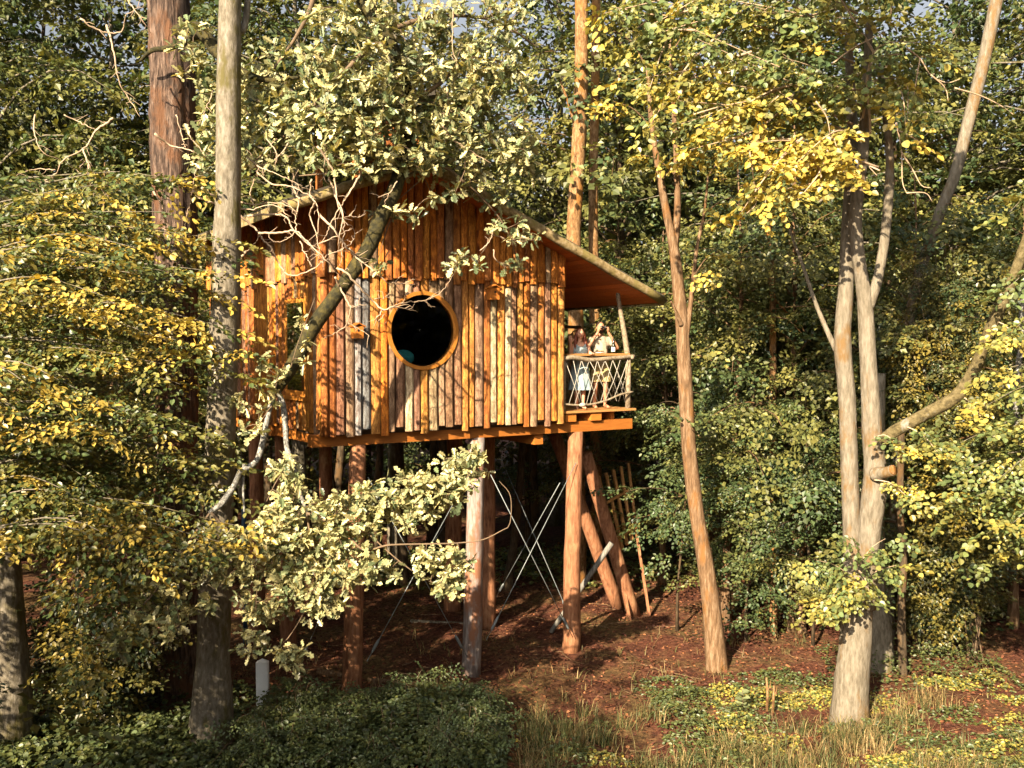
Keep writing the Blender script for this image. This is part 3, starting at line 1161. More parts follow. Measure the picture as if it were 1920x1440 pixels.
def hand(chains, wrist, direc, palm_n, grip=.5, L=.17):
    """palm and five fingers as chains; direc = along the hand, palm_n = out of the palm (fingers curl towards it)"""
    w = np.array(wrist, float); d = np.array(direc, float); d /= np.linalg.norm(d)
    n = np.array(palm_n, float); n -= d * (n @ d); n /= np.linalg.norm(n)
    s = np.cross(d, n)
    chains.append(([w, w + d * .05, w + d * .085], [.025, .033, .032]))
    chains.append(([w + d * .03 - s * .02, w + d * .085 - s * .028], [.017, .015]))
    chains.append(([w + d * .03 + s * .02, w + d * .085 + s * .028], [.017, .015]))
    for k, (o, ln) in enumerate(((-.033, .062), (-.011, .075), (.011, .078), (.033, .068))):
        b = w + d * .08 + s * o
        m1 = b + (d * math.cos(grip * .6) + n * math.sin(grip * .6)) * ln * .5
        m2 = m1 + (d * math.cos(grip * 1.6) + n * math.sin(grip * 1.6)) * ln * .5
        chains.append(([b, m1, m2], [.0105, .0095, .008]))
    tb = w + d * .025 + s * .03
    chains.append(([tb, tb + d * .03 + s * .03 + n * .01, tb + d * .062 + s * .035 + n * .025], [.014, .012, .009]))


def loft(name, rings, mat, parent, seg=28, waves=0, amp=0, thick=0):
    V, Fs = [], []
    for i, (cx_, cy_, z, rx, ry) in enumerate(rings):
        for j in range(seg):
            a = 2 * math.pi * j / seg
            k = 1 + (amp * (i / (len(rings) - 1)) ** 1.5 * math.sin(waves * a + 1.3 * i * .3) if waves else 0)
            V.append((cx_ + rx * k * math.cos(a), cy_ + ry * k * math.sin(a), z))
    for i in range(len(rings) - 1):
        for j in range(seg):
            Fs.append([i * seg + j, i * seg + (j + 1) % seg, (i + 1) * seg + (j + 1) % seg, (i + 1) * seg + j])
    o = mk(name, V, [Fs], mat, parent, True)
    return o


mp = hw(1.356, .50, 4.982)
man = thing('person', 'bearded person in cream T-shirt and sand shorts holding black binoculars up to the eyes', 'person', tuple(mp), HROT * .35)
ch, bl = [], []
for sg in (-1, 1):
    ch.append(([(sg * .10, 0, .93), (sg * .115, -.03, .50), (sg * .12, .03, .10)], [.088, .058, .040]))
    ch.append(([(sg * .12, .04, .05), (sg * .125, -.06, .04), (sg * .135, -.15, .03)], [.04, .038, .028]))
    for k in range(4):
        ch.append(([(sg * .135 + (k - 1.5) * .018, -.15, .022), (sg * .137 + (k - 1.5) * .02, -.19 + abs(k - 1) * .008, .018)], [.012, .010]))
bl += [((0, 0, .98), (.165, .115, .14))]
ch.append(([(0, .0, .98), (0, -.01, 1.2), (0, .0, 1.42)], [.14, .15, .14]))
bl += [((-.1, 0, 1.38), (.11, .10, .12)), ((.1, 0, 1.38), (.11, .10, .12))]
ch.append(([(0, .01, 1.45), (0, -.01, 1.58)], [.062, .056]))
bl += [((0, -.02, 1.70), (.080, .098, .115)), ((0, -.045, 1.635), (.058, .07, .06)), ((0, -.122, 1.675), (.014, .02, .022)), ((-.083, .0, 1.68), (.012, .025, .032)), ((.083, .0, 1.68), (.012, .025, .032))]
ch.append(([(.19, 0, 1.44), (.33, -.13, 1.27), (.12, -.215, 1.58)], [.058, .043, .028]))
hand(ch, (.115, -.22, 1.60), (-.25, -.15, .95), (-.9, .1, -.2), .8)
ch.append(([(-.19, 0, 1.44), (-.31, -.14, 1.30), (-.12, -.215, 1.585)], [.058, .043, .028]))
hand(ch, (-.115, -.22, 1.60), (.25, -.15, .95), (.9, .1, -.2), .8)
body = solid('body', ch, bl, M['skin_tan'], man, .0085)
loft('shorts', [(0, 0, 1.06, .168, .128), (0, 0, .98, .182, .138), (0, 0, .88, .19, .135)], M['shorts'], man)
for sg in (-1, 1):
    loft('shorts_leg', [(sg * .088, 0, .90, .108, .128), (sg * .11, -.01, .75, .112, .122), (sg * .12, -.02, .56, .115, .118)], M['shorts'], man)
ch2 = [([(0, 0, .97), (0, -.01, 1.2), (0, 0, 1.40)], [.158, .168, .155])]
bl2 = [((-.1, 0, 1.38), (.125, .118, .13)), ((.1, 0, 1.38), (.125, .118, .13)), ((0, 0, 1.0), (.18, .135, .12))]
for sg in (-1, 1):
    e = (.29, -.095, 1.32) if sg > 0 else (-.28, -.10, 1.34)
    ch2.append(([(sg * .18, 0, 1.44), e], [.075, .068]))
solid('t_shirt', ch2, bl2, M['shirt'], man, .012)
solid('hair', [], [((0, .012, 1.745), (.088, .10, .088)), ((0, .05, 1.69), (.082, .068, .09))], M['dark_hair'], man, .010)
solid('beard', [], [((0, -.072, 1.615), (.062, .058, .05)), ((-.055, -.035, 1.64), (.025, .04, .05)), ((.055, -.035, 1.64), (.025, .04, .05))], M['dark_hair'], man, .008)
for sg in (-1, 1):
    MB().ball((sg * .03, -.112, 1.705), (.012, .008, .008), 8, 6).build('eye', M['eye'], man, True)
MB().ball((0, -.128, 1.628), (.024, .008, .007), 8, 6).build('mouth', M['lips'], man, True)
bn = thing('binoculars', 'black binoculars held up to the face of the bearded person', 'binoculars', tuple(mp + np.array((0, -.0, 0))), HROT * .35)
for sg in (-1, 1):
    MB().tube([(sg * .036, -.135, 1.70), (sg * .036, -.17, 1.70), (sg * .04, -.19, 1.70), (sg * .04, -.27, 1.70)], [.02, .022, .03, .034], 12).build('barrel', M['black'], bn, True)
MB().box((0, -.19, 1.70), (.05, .05, .022)).build('bridge', M['black'], bn)

wpz = hw(.80, .46, 4.982)
wo_ = thing('person', 'person with long auburn hair in a pale blue dress waving one raised hand', 'person', tuple(wpz), HROT * .35)
ch, bl = [], []
for sg in (-1, 1):
    ch.append(([(sg * .085, 0, .86), (sg * .075, -.02, .46), (sg * .07, .02, .09)], [.08, .05, .034]))
    ch.append(([(sg * .07, .03, .045), (sg * .075, -.05, .035), (sg * .085, -.13, .026)], [.034, .032, .024]))
bl += [((0, 0, .90), (.155, .115, .13))]
ch.append(([(0, 0, .92), (0, -.01, 1.1), (0, 0, 1.30)], [.125, .105, .115]))
bl += [((-.07, -.02, 1.22), (.08, .10, .08)), ((.07, -.02, 1.22), (.08, .10, .08)), ((-.1, 0, 1.30), (.075, .07, .07)), ((.1, 0, 1.30), (.075, .07, .07))]
ch.append(([(0, .01, 1.34), (0, -.01, 1.46)], [.05, .045]))
bl += [((0, -.02, 1.565), (.073, .09, .105)), ((0, -.045, 1.505), (.05, .06, .052)), ((0, -.113, 1.55), (.011, .016, .018)), ((-.075, .0, 1.55), (.01, .02, .026)), ((.075, .0, 1.55), (.01, .02, .026))]
ch.append(([(-.16, 0, 1.31), (-.23, -.10, 1.13), (-.25, -.19, 1.36)], [.046, .036, .024]))
hand(ch, (-.25, -.19, 1.37), (-.08, -.02, 1), (.1, -1, 0), .15)
ch.append(([(.16, 0, 1.31), (.22, -.08, 1.10), (.16, -.26, 1.165)], [.046, .036, .024]))
hand(ch, (.155, -.265, 1.168), (-.3, -1, .0), (0, 0, -1), .35)
solid('body', ch, bl, M['skin'], wo_, .0080)
loft('dress', [(0, .0, 1.335, .135, .085), (0, -.01, 1.28, .165, .115), (0, -.015, 1.21, .168, .130), (0, -.01, 1.08, .138, .118), (0, 0, .98, .150, .128), (0, 0, .85, .185, .155), (0, 0, .65, .215, .185), (0, 0, .40, .255, .215)], M['dress'], wo_, 40, 9, .06)
for sg in (-1, 1):
    MB().tube(smooth_line([(sg * .09, -.085, 1.30), (sg * .105, .0, 1.385), (sg * .09, .08, 1.30)], 9), .018, 6).build('dress_strap', M['dress'], wo_, True)
solid('hair', [([(-.068, .0, 1.58), (-.105, -.01, 1.42), (-.105, -.075, 1.22), (-.095, -.085, 1.10)], [.035, .04, .036, .018]),
               ([(.068, .0, 1.58), (.105, -.01, 1.42), (.115, -.07, 1.22), (.10, -.08, 1.12)], [.035, .045, .036, .018]),
               ([(0, .06, 1.6), (0, .10, 1.4), (0, .11, 1.15)], [.07, .085, .05])],
      [((0, .030, 1.612), (.080, .085, .080))], M['red_hair'], wo_, .010)
for sg in (-1, 1):
    MB().ball((sg * .028, -.100, 1.575), (.011, .008, .008), 8, 6).build('eye', M['eye'], wo_, True)
MB().ball((0, -.105, 1.512), (.022, .008, .007), 8, 6).build('mouth', M['lips'], wo_, True)

# on the bar top
zt = 6.1385
q = hw(1.47, .20, zt)
bt = thing('wine_bottle', 'dark wine bottle with white label standing on the balcony bar', 'bottle', tuple(q))
MB().tube([(0, 0, 0), (0, 0, .17), (0, 0, .205), (0, 0, .24), (0, 0, .31)], [.042, .042, .028, .016, .015], 16).build('glass_body', M['bottle'], bt, True)
MB().tube([(0, 0, .04), (0, 0, .13)], .0435, 16, cap=False).build('paper_label', M['label'], bt, True)
MB().tube([(0, 0, .26), (0, 0, .313)], .0165, 12).build('capsule', M['black'], bt, True)
q = hw(1.13, .20, zt)
pl = MB(); pl.tube([(0, 0, 0), (0, 0, .008), (0, 0, .02)], [.06, .09, .115], 20)
plo = pl.build('plate', M['china'], None, True); plo.location = q
tag(plo, 'white plate on the balcony bar between the two people', 'plate')
for k, (dx, dy) in enumerate(((-.04, 0), (.04, .01), (0, -.04))):
    mb = MB(); mb.ball((0, 0, .025), (.035, .028, .025), 8, 6)
    o = mb.build('bread_roll', M['tan_bark'], None, True); o.location = q + np.array((dx, dy, .012))
    tag(o, 'small brown snack on the white plate on the balcony bar', 'food', 'snacks on the plate')
for x, lb in ((.98, 'clear glass on the balcony bar in front of the auburn-haired person'), (1.34, 'clear glass on the balcony bar next to the wine bottle')):
    q = hw(x, .22, zt)
    mb = MB(); mb.tube([(0, 0, 0), (0, 0, .006), (0, 0, .012), (0, 0, .07), (0, 0, .10), (0, 0, .16)], [.03, .03, .005, .005, .036, .030], 14, cap=False)
    o = mb.build('wine_glass', M['glass'], None, True); o.location = q
    tag(o, lb, 'glass')

# ------------------------------------------------------------------ the wood behind: prototypes and copies
def spread(proto, places, rg, labels=None, group=None):
    for i, pl_ in enumerate(places):
        x, y = pl_[0], pl_[1]
        s_ = pl_[2] if len(pl_) > 2 else rg.uniform(.88, 1.14)
        o = proto if i == 0 else copy_tree(proto)
        o.location = (x, y, float(gz(x, y)) - .05)
        if labels: o['label'] = labels[0 if x < -6 else (2 if x > 3 else 1)]
        o.rotation_euler = (0, 0, rg.uniform(0, 6.28))
        o.scale = (s_, s_, s_ * rg.uniform(.94, 1.08))


rg = np.random.default_rng(5)
GB = 'trees of the dense wood behind the treehouse'
und = [forest_tree('hornbeam_tree', 'leafy hornbeam with layered sprays down to the ground in the wood behind the treehouse', 'tree', GB, 100 + i,
                   (9.5, 10.5, 8.5, 10)[i], (1.7, 2.1, 1.2, 1.9)[i], (2.9, 2.7, 2.4, 3.0)[i], .11, M['tan_bark'], M['wood_leaf'], tint=((.35, .25), (.5, .25), (.2, .2), (.4, .3))[i]) for i in range(4)]
und_places = [
    [(4.9, 21.2), (7.9, 21.6), (12.8, 22.5), (-11.5, 19.8), (.5, 29.0), (-14.0, 24.5)],
    [(6.3, 20.7), (4.0, 24.6), (-9.8, 22.6), (14.5, 25.5), (-6.5, 29.5), (3.4, 30.5)],
    [(6.9, 22.9), (11.3, 20.8), (5.6, 26.2), (-12.8, 21.6), (-4.0, 31.0), (16.0, 22.0)],
    [(8.7, 19.9), (2.6, 26.8), (-9.4, 26.0), (7.4, 29.5), (-16.5, 22.0)],
]
for p_, pls in zip(und, und_places):
    spread(p_, pls, rg, ['leafy hornbeam with layered sprays in the wood left of the treehouse', 'leafy hornbeam with layered sprays in the shade behind the treehouse', 'leafy hornbeam in the green wall of foliage right of the treehouse'])
GC = 'tall trees whose crowns close the wood above the treehouse'
can = [forest_tree('tall_forest_tree', 'tall forest tree with high crown rising in the wood behind the treehouse', 'tree', GC, 200 + i,
                   (20, 18.5, 21)[i], (6.5, 5.5, 8)[i], (4.2, 4.0, 4.6)[i], (.24, .20, .26)[i], M['grey_bark'] if i != 1 else M['dark_bark'], M['wood_leaf'],
                   tpls=TPL_FAR, spray=1.15, branch_gap=.20, tint=((.35, .25), (.55, .25), (.25, .2))[i]) for i in range(3)]
can_places = [
    [(7.5, 25.0), (-12.0, 29.0), (1.5, 33.0), (13.5, 29.5), (-19, 27), (20.5, 27.5), (-6.3, 27.5), (-10.5, 36), (5, 38)],
    [(3.2, 28.3), (-8.5, 32.5), (11.2, 27.6), (17.5, 31.0), (-16, 32), (-2.5, 29.2), (-8.7, 28.8), (-5.2, 33.5)],
    [(6.2, 32.0), (-15.0, 26.6), (16.4, 26.5), (-3.0, 36.0), (10, 35), (-22, 33)],
]
for p_, pls in zip(can, can_places):
    spread(p_, pls, rg, ['tall forest tree with high crown in the wood left of the treehouse', 'tall forest tree with high crown rising behind the treehouse roof', 'tall forest tree with high crown above the green wall right of the treehouse'])
# thin bare trunks seen in the shade under and beside the house
GS = 'thin shaded trunks in the wood under and beside the treehouse'
def slender(name, label, pix, d, r, mat, group=None, extra=()):
    t = thing(name, label, 'tree', group=group)
    line = PP([(x, y, d + (pz[2] if len(pz) > 2 else 0)) for pz in pix for x, y in [pz[:2]]])
    line = np.array(line)
    base = line[0].copy()
    gzb = float(gz(base[0], base[1])) - .12
    if line[0][2] > gzb:
        line = np.vstack([[base[0] + (base[0] - line[1][0]) * .05, base[1], gzb], line])
    else:
        line[0][2] = gzb
    t.location = (0, 0, 0)
    o0 = line[0].copy(); t.location = o0
    l = smooth_line(line - o0, max(14, len(line) * 5))
    mb = MB(); mb.tube(l, r, 10, noise=.035, seed=int(pix[0][0]))
    for ex, er in extra:
        e = smooth_line(np.array(PP(ex)) - o0, max(8, len(ex) * 4))
        mb.tube(e, er, 7, noise=.04, seed=3)
    mb.build('trunk', M[mat], t, True)
    return t, o0


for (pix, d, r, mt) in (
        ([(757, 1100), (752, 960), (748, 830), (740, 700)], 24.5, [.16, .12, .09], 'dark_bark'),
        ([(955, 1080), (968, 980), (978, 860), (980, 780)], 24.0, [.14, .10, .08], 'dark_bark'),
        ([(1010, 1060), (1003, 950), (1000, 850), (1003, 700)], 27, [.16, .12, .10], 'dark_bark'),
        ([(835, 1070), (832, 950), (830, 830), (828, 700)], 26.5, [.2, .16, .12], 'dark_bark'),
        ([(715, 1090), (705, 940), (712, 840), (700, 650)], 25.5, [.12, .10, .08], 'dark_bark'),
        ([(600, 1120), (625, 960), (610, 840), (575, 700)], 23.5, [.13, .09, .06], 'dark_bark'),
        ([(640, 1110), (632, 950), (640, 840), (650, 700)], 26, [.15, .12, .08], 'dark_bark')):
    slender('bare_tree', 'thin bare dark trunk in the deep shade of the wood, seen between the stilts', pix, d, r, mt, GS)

pt, _ = slender('pine_tree', 'tall sunlit reddish trunk rising right behind the balcony roof', [(1082, 1120), (1080, 800), (1079, 560), (1076, 430), (1084, 300), (1090, 150), (1090, -60)], 24.2, [.26, .24, .20, .19, .16], 'pine_bark',
                extra=[([(1086, 260, 24.2), (1068, 200, 24), (1050, 150, 23.8)], [.06, .02])])
slender('pine_tree', 'thinner sunlit trunk standing close beside the tall reddish trunk', [(1118, 1110), (1116, 700), (1112, 380), (1116, 180), (1118, -40)], 25.0, [.17, .14, .11], 'pine_bark')
slender('grey_tree', 'thin grey leaning trunk behind the oak leaves high above the roof', [(745, 1060), (742, 600), (735, 160), (715, 90), (690, -30)], 26, [.22, .18, .13], 'grey_bark')
slender('grey_tree', 'straight grey trunk just right of the leaning thin one behind the oak leaves', [(738, 1050), (739, 500), (738, -30)], 27.5, [.2, .16, .11], 'grey_bark')
slender('leaning_tree', 'spotted pale trunk leaning up to the right above the dark wood', [(1668, 1150), (1700, 640), (1755, 420), (1790, 330), (1818, 220), (1850, 90), (1880, -60)], 19.5, [.12, .12, .11, .12, .13], 'lime_bark')
slender('grey_tree', 'dim grey trunk half hidden by the yellow sprays at the left of the house', [(352, 1180), (350, 700), (346, 560), (348, 300)], 18.4, [.22, .19, .16], 'grey_bark')
slender('thin_tree', 'dark reddish thin trunk standing right of the many-stemmed tree', [(1693, 1268), (1690, 1150), (1694, 1040), (1688, 960), (1690, 800)], 17.6, [.09, .07, .06], 'dark_bark')
slender('buttressed_tree', 'grey trunk with spreading foot directly behind the many-stemmed tree', [(1648, 1262), (1645, 1180), (1640, 1100), (1642, 950), (1650, 700)], 18.0, [.33, .21, .17, .13, .1], 'grey_bark')
slender('birch_tree', 'thin white spotted stem at the right edge between bright leaves', [(1990, 1200), (1950, 1000), (1910, 800), (1906, 720), (1914, 650), (1916, 590), (1925, 500)], 15.2, [.06, .05, .045], 'birch')
slender('sapling', 'short forked orange-lit sapling stem in front of the dark wood', [(1504, 1210), (1502, 1080), (1500, 1030), (1490, 960)], 20.5, [.10, .08, .05], 'tan_bark', extra=[([(1502, 1040, 20.5), (1516, 1000, 20.4), (1520, 970, 20.4)], [.05, .03])])
slender('thin_tree', 'thin orange trunk showing in gaps of the green wall right of the slender tree', [(1450, 1150), (1449, 900), (1449, 640), (1448, 540), (1440, 400)], 20.3, [.09, .08, .06], 'pine_bark', extra=[([(1450, 560, 20.3), (1480, 590, 20.2), (1500, 610, 20.1), (1520, 640, 20.1)], [.03, .012])])

# the far wood that closes every gap at eye height
fr = np.random.default_rng(11)
L = Leaves()
nf_ = 60000
ang = fr.uniform(-1.15, 1.15, nf_)
rad_ = fr.uniform(34, 46, nf_)
p = np.stack([np.sin(ang) * rad_, 4 + np.cos(ang) * rad_, fr.uniform(0, 1, nf_) ** .8 * 15], -1)
L.add(p, fr.normal(0, 1, (nf_, 3)) + (0, 0, -.5), fr.normal(0, .6, (nf_, 3)) + (0, -.3, 1), fr.uniform(.3, .62, nf_), np.clip(fr.normal(.3, .25, nf_), 0, 1))
n2_ = 26000
ang = fr.uniform(1.2, 2 * math.pi - 1.2, n2_)
rad_ = fr.uniform(38, 48, n2_)
p = np.stack([np.sin(ang) * rad_, 4 + np.cos(ang) * rad_, fr.uniform(0, 1, n2_) ** .9 * 14], -1)
L.add(p, fr.normal(0, 1, (n2_, 3)) + (0, 0, -.5), fr.normal(0, .6, (n2_, 3)) + (0, -.3, 1), fr.uniform(.6, 1.1, n2_), np.clip(fr.normal(.3, .25, n2_), 0, 1))
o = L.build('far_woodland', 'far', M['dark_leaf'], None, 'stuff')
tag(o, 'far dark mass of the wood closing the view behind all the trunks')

# ------------------------------------------------------------------ near trees
# grey trunk in front of the house's left end
slender('grey_tree', 'thick smooth grey-green trunk standing in front of the left end of the treehouse',
        [(392, 1410), (398, 1290), (404, 1100), (412, 850), (420, 640), (426, 420), (428, 250), (430, 100), (434, -120)], 14.5, [.40, .27, .235, .23, .225, .215, .195, .17, .15], 'grey_bark',
        extra=[([(432, 40, 14.5), (452, 60, 14.6), (462, 30, 14.7), (470, -60, 14.8)], [.06, .045])])
# left edge trunk with hornbeam sprays
rgn = np.random.default_rng(33)
t1 = thing('hornbeam_tree', 'hornbeam with pale trunk at the left edge and big yellow-green sprays of leaves', 'tree')
o1 = P(14, 1425, 14.5); o1[2] = -.1
t1.location = o1
tr = MB()
ln = np.array(PP([(16, 1425, 14.5), (22, 1330, 14.5), (18, 1200, 14.5), (8, 1020, 14.5), (-4, 850, 14.5), (-20, 500, 14.5), (-45, 200, 14.6), (-60, -60, 14.7)])); ln[0][2] = -.1
tr.tube(smooth_line(ln - o1, 40), [.34, .24, .20, .16, .14, .11, .08, .06], 12, noise=.03, seed=4)
L = Leaves()
fol = [  # start (px, py, depth), end, arch, yellow share
    ((-40, 395, 14.4), (270, 350, 13.9), 10, .25), ((-40, 430, 14.2), (360, 400, 13.6), 10, .55), ((-60, 470, 13.6), (330, 470, 13.0), 25, .75),
    ((-60, 520, 14.0), (440, 520, 13.8), 20, .45), ((-60, 560, 13.2), (240, 580, 12.6), 20, .7), ((-60, 500, 14.8), (470, 470, 14.6), 10, .25),
    ((-60, 600, 14.2), (430, 610, 13.4), 30, .65), ((-30, 630, 14.4), (445, 665, 13.6), 30, .6), ((-60, 660, 13.6), (380, 690, 13.1), 20, .55),
    ((-60, 690, 13.0), (200, 720, 12.5), 25, .85), ((-60, 730, 13.8), (320, 780, 13.2), 20, .5), ((-60, 770, 13.0), (140, 800, 12.6), 20, .85),
    ((-50, 800, 14.2), (370, 850, 13.7), 30, .12), ((-50, 850, 14.6), (410, 900, 14.1), 30, .10), ((-50, 880, 13.8), (280, 930, 13.3), 30, .2),
    ((-50, 930, 13.4), (260, 960, 12.9), 25, .5), ((-50, 960, 13.8), (430, 985, 13.0), 40, .75), ((-50, 1000, 13.6), (420, 1020, 13.0), 40, .85),
    ((-40, 1010, 13.0), (330, 1060, 12.7), 40, .8), ((-30, 900, 14.6), (330, 1010, 14.4), 10, .1), ((0, 760, 14.8), (440, 800, 14.3), 20, .08),
    ((-50, 700, 15.0), (340, 740, 14.8), 20, .08), ((-50, 580, 15.2), (380, 560, 15.0), 20, .10), ((-50, 640, 15.2), (300, 620, 15.0), 20, .10),
    ((150, 1010, 13.4), (200, 1240, 13.0), -10, .8), ((220, 1040, 13.2), (300, 1170, 12.9), 20, .65),
    ((-50, 830, 15.2), (300, 880, 15.0), 20, .06), ((-50, 960, 15.2), (250, 1050, 15.0), 20, .08), ((60, 340, 14.8), (420, 330, 14.4), 15, .3), ((-60, 360, 15.2), (240, 420, 14.9), 10, .2),
]
fol += [((-40, 430, 14.0), (420, 450, 13.9), 10, .3), ((-40, 500, 14.0), (425, 540, 13.9), 15, .25), ((0, 820, 14.0), (425, 860, 13.8), 20, .15), ((0, 880, 14.0), (430, 930, 13.8), 25, .2), ((-20, 640, 13.9), (430, 700, 13.7), 25, .4)]
fol2 = []
for (a, b, arch, yel) in fol:
    for k in range(2):
        j = rgn.normal(0, (0, 18, 26)[k] + .01); e = rgn.normal(0, .35 * min(k, 1)); xx = rgn.uniform(-70, 30) if k else 0
        fol2.append(((a[0], a[1] + j, a[2] + e), (max(60, b[0] + xx - (0 if k == 0 and b[0] > 415 and (yel > .4 or a[2] < 14.05) else 62)), b[1] + j, b[2] + e), arch, yel * .52))
for (a, b, arch, yel) in fol2:
    pa, pb = P(*a), P(*b)
    pm = P((a[0] + b[0]) / 2, (a[1] + b[1]) / 2 - arch * 1.2, (a[2] + b[2]) / 2)
    bl_ = smooth_line(np.array([pa, pm, pb]) + rgn.normal(0, .05, (3, 3)), 9)
    tr.tube(bl_ - o1, np.linspace(.016, .003, 9), 4, cap=False)
    def tf(q, f, yel=yel):
        return float(np.clip((.95 if rgn.random() < yel * (.45 + .8 * f) else .10) + rgn.normal(0, .15), 0, 1))
    dress_branch(L, TPL_NEAR, rgn, bl_ - o1, .0, .19, .68, tf, pitch=(.22, .2), roll=.35)
tr.build('trunk', M['grey_bark'], t1, True)
L.build('crown', 'oval', M['beech'], t1, 'stuff', singles=290, off=o1)

def dw(px):
    """depth of the front (or left) wall behind photograph column px"""
    return float(np.interp(px, [330, 470, 600, 700, 790, 900, 1052, 1200], [16.6, 16.9, 16.1, 16.4, 17.0, 17.65, 18.6, 19.3]))


# the oak: fissured trunk, mossy limb across the house front, bare twigs and lobed leaves
oak = thing('oak_tree', 'old oak with fissured reddish trunk, its mossy limb and bare twigs crossing the house front', 'tree')
oo = P(320, 1330, 16.6); oo[2] = -.15
oak.location = oo
rk = np.random.default_rng(44)
tr = MB()
ln = np.array(PP([(320, 1330, 16.6), (322, 1240, 16.6), (326, 1100, 16.6), (330, 800, 16.6), (328, 500, 16.6), (324, 300, 16.6), (322, 150, 16.6), (316, 30, 16.6), (305, -150, 16.6)])); ln[0][2] = -.15
tr.tube(smooth_line(ln - oo, 90), [.52, .38, .34, .33, .33, .34, .36, .33, .3], 22, noise=.035, furrow=.10, seed=8)
tr.build('trunk', M['oak_bark'], oak, True)
mb = MB()
# mossy limbs at the top of the trunk
for pts, r in (([(330, 60, 16.4), (372, 55, 15.9), (405, 95, 15.6), (446, 130, 15.3), (500, 150, 15.0), (560, 145, 14.8)], [.13, .12, .10, .07, .05, .03]),
               ([(385, 62, 15.8), (350, 75, 15.7), (315, 90, 15.7), (285, 95, 15.8), (262, 115, 15.9)], [.06, .055, .05, .04, .02]),
               ([(310, -120, 16.4), (420, -170, 15.8), (600, -80, 15.4), (720, 60, 15.2), (765, 190, 15.5), (762, 270, 15.5), (742, 350, 15.3), (712, 415, 15.1), (688, 470, 14.95), (640, 540, 14.8), (592, 606, 14.6), (552, 676, 14.4), (514, 732, 14.2)], [.2, .18, .16, .15, .14, .12, .11, .115, .12, .12, .115, .11, .095])):
    mb.tube(smooth_line(np.array(PP(pts)) - oo, len(pts) * 6), r, 10, noise=.07, seed=len(pts))
ml = mb.build('mossy_limb', M['moss'], oak, True)
mb = MB()
lich = [([(514, 732, 13.7), (506, 765, 13.68), (498, 800, 13.66), (490, 840, 13.64), (478, 868, 13.6), (452, 884, 13.55), (440, 910, 13.5), (415, 945, 13.45), (392, 962, 13.4)], [.05, .045, .045, .045, .042, .045, .045, .05, .03]),
        ([(520, 728, 13.7), (532, 765, 13.7), (535, 800, 13.7), (538, 840, 13.7), (550, 872, 13.65), (562, 920, 13.6), (575, 962, 13.5)], [.05, .045, .042, .04, .035, .03, .025]),
        ([(458, 870, 13.6), (456, 910, 13.6), (458, 960, 13.6)], [.025, .02, .015])]
for pts, r in lich:
    pts = [(x, y, d_ + .5 * max(0, (960 - y) / 230)) for x, y, d_ in pts]
    mb.tube(smooth_line(np.array(PP(pts)) - oo, len(pts) * 5), r, 8, noise=.09, seed=len(pts))
mb.build('lichen_branch', M['birch'], oak, True)
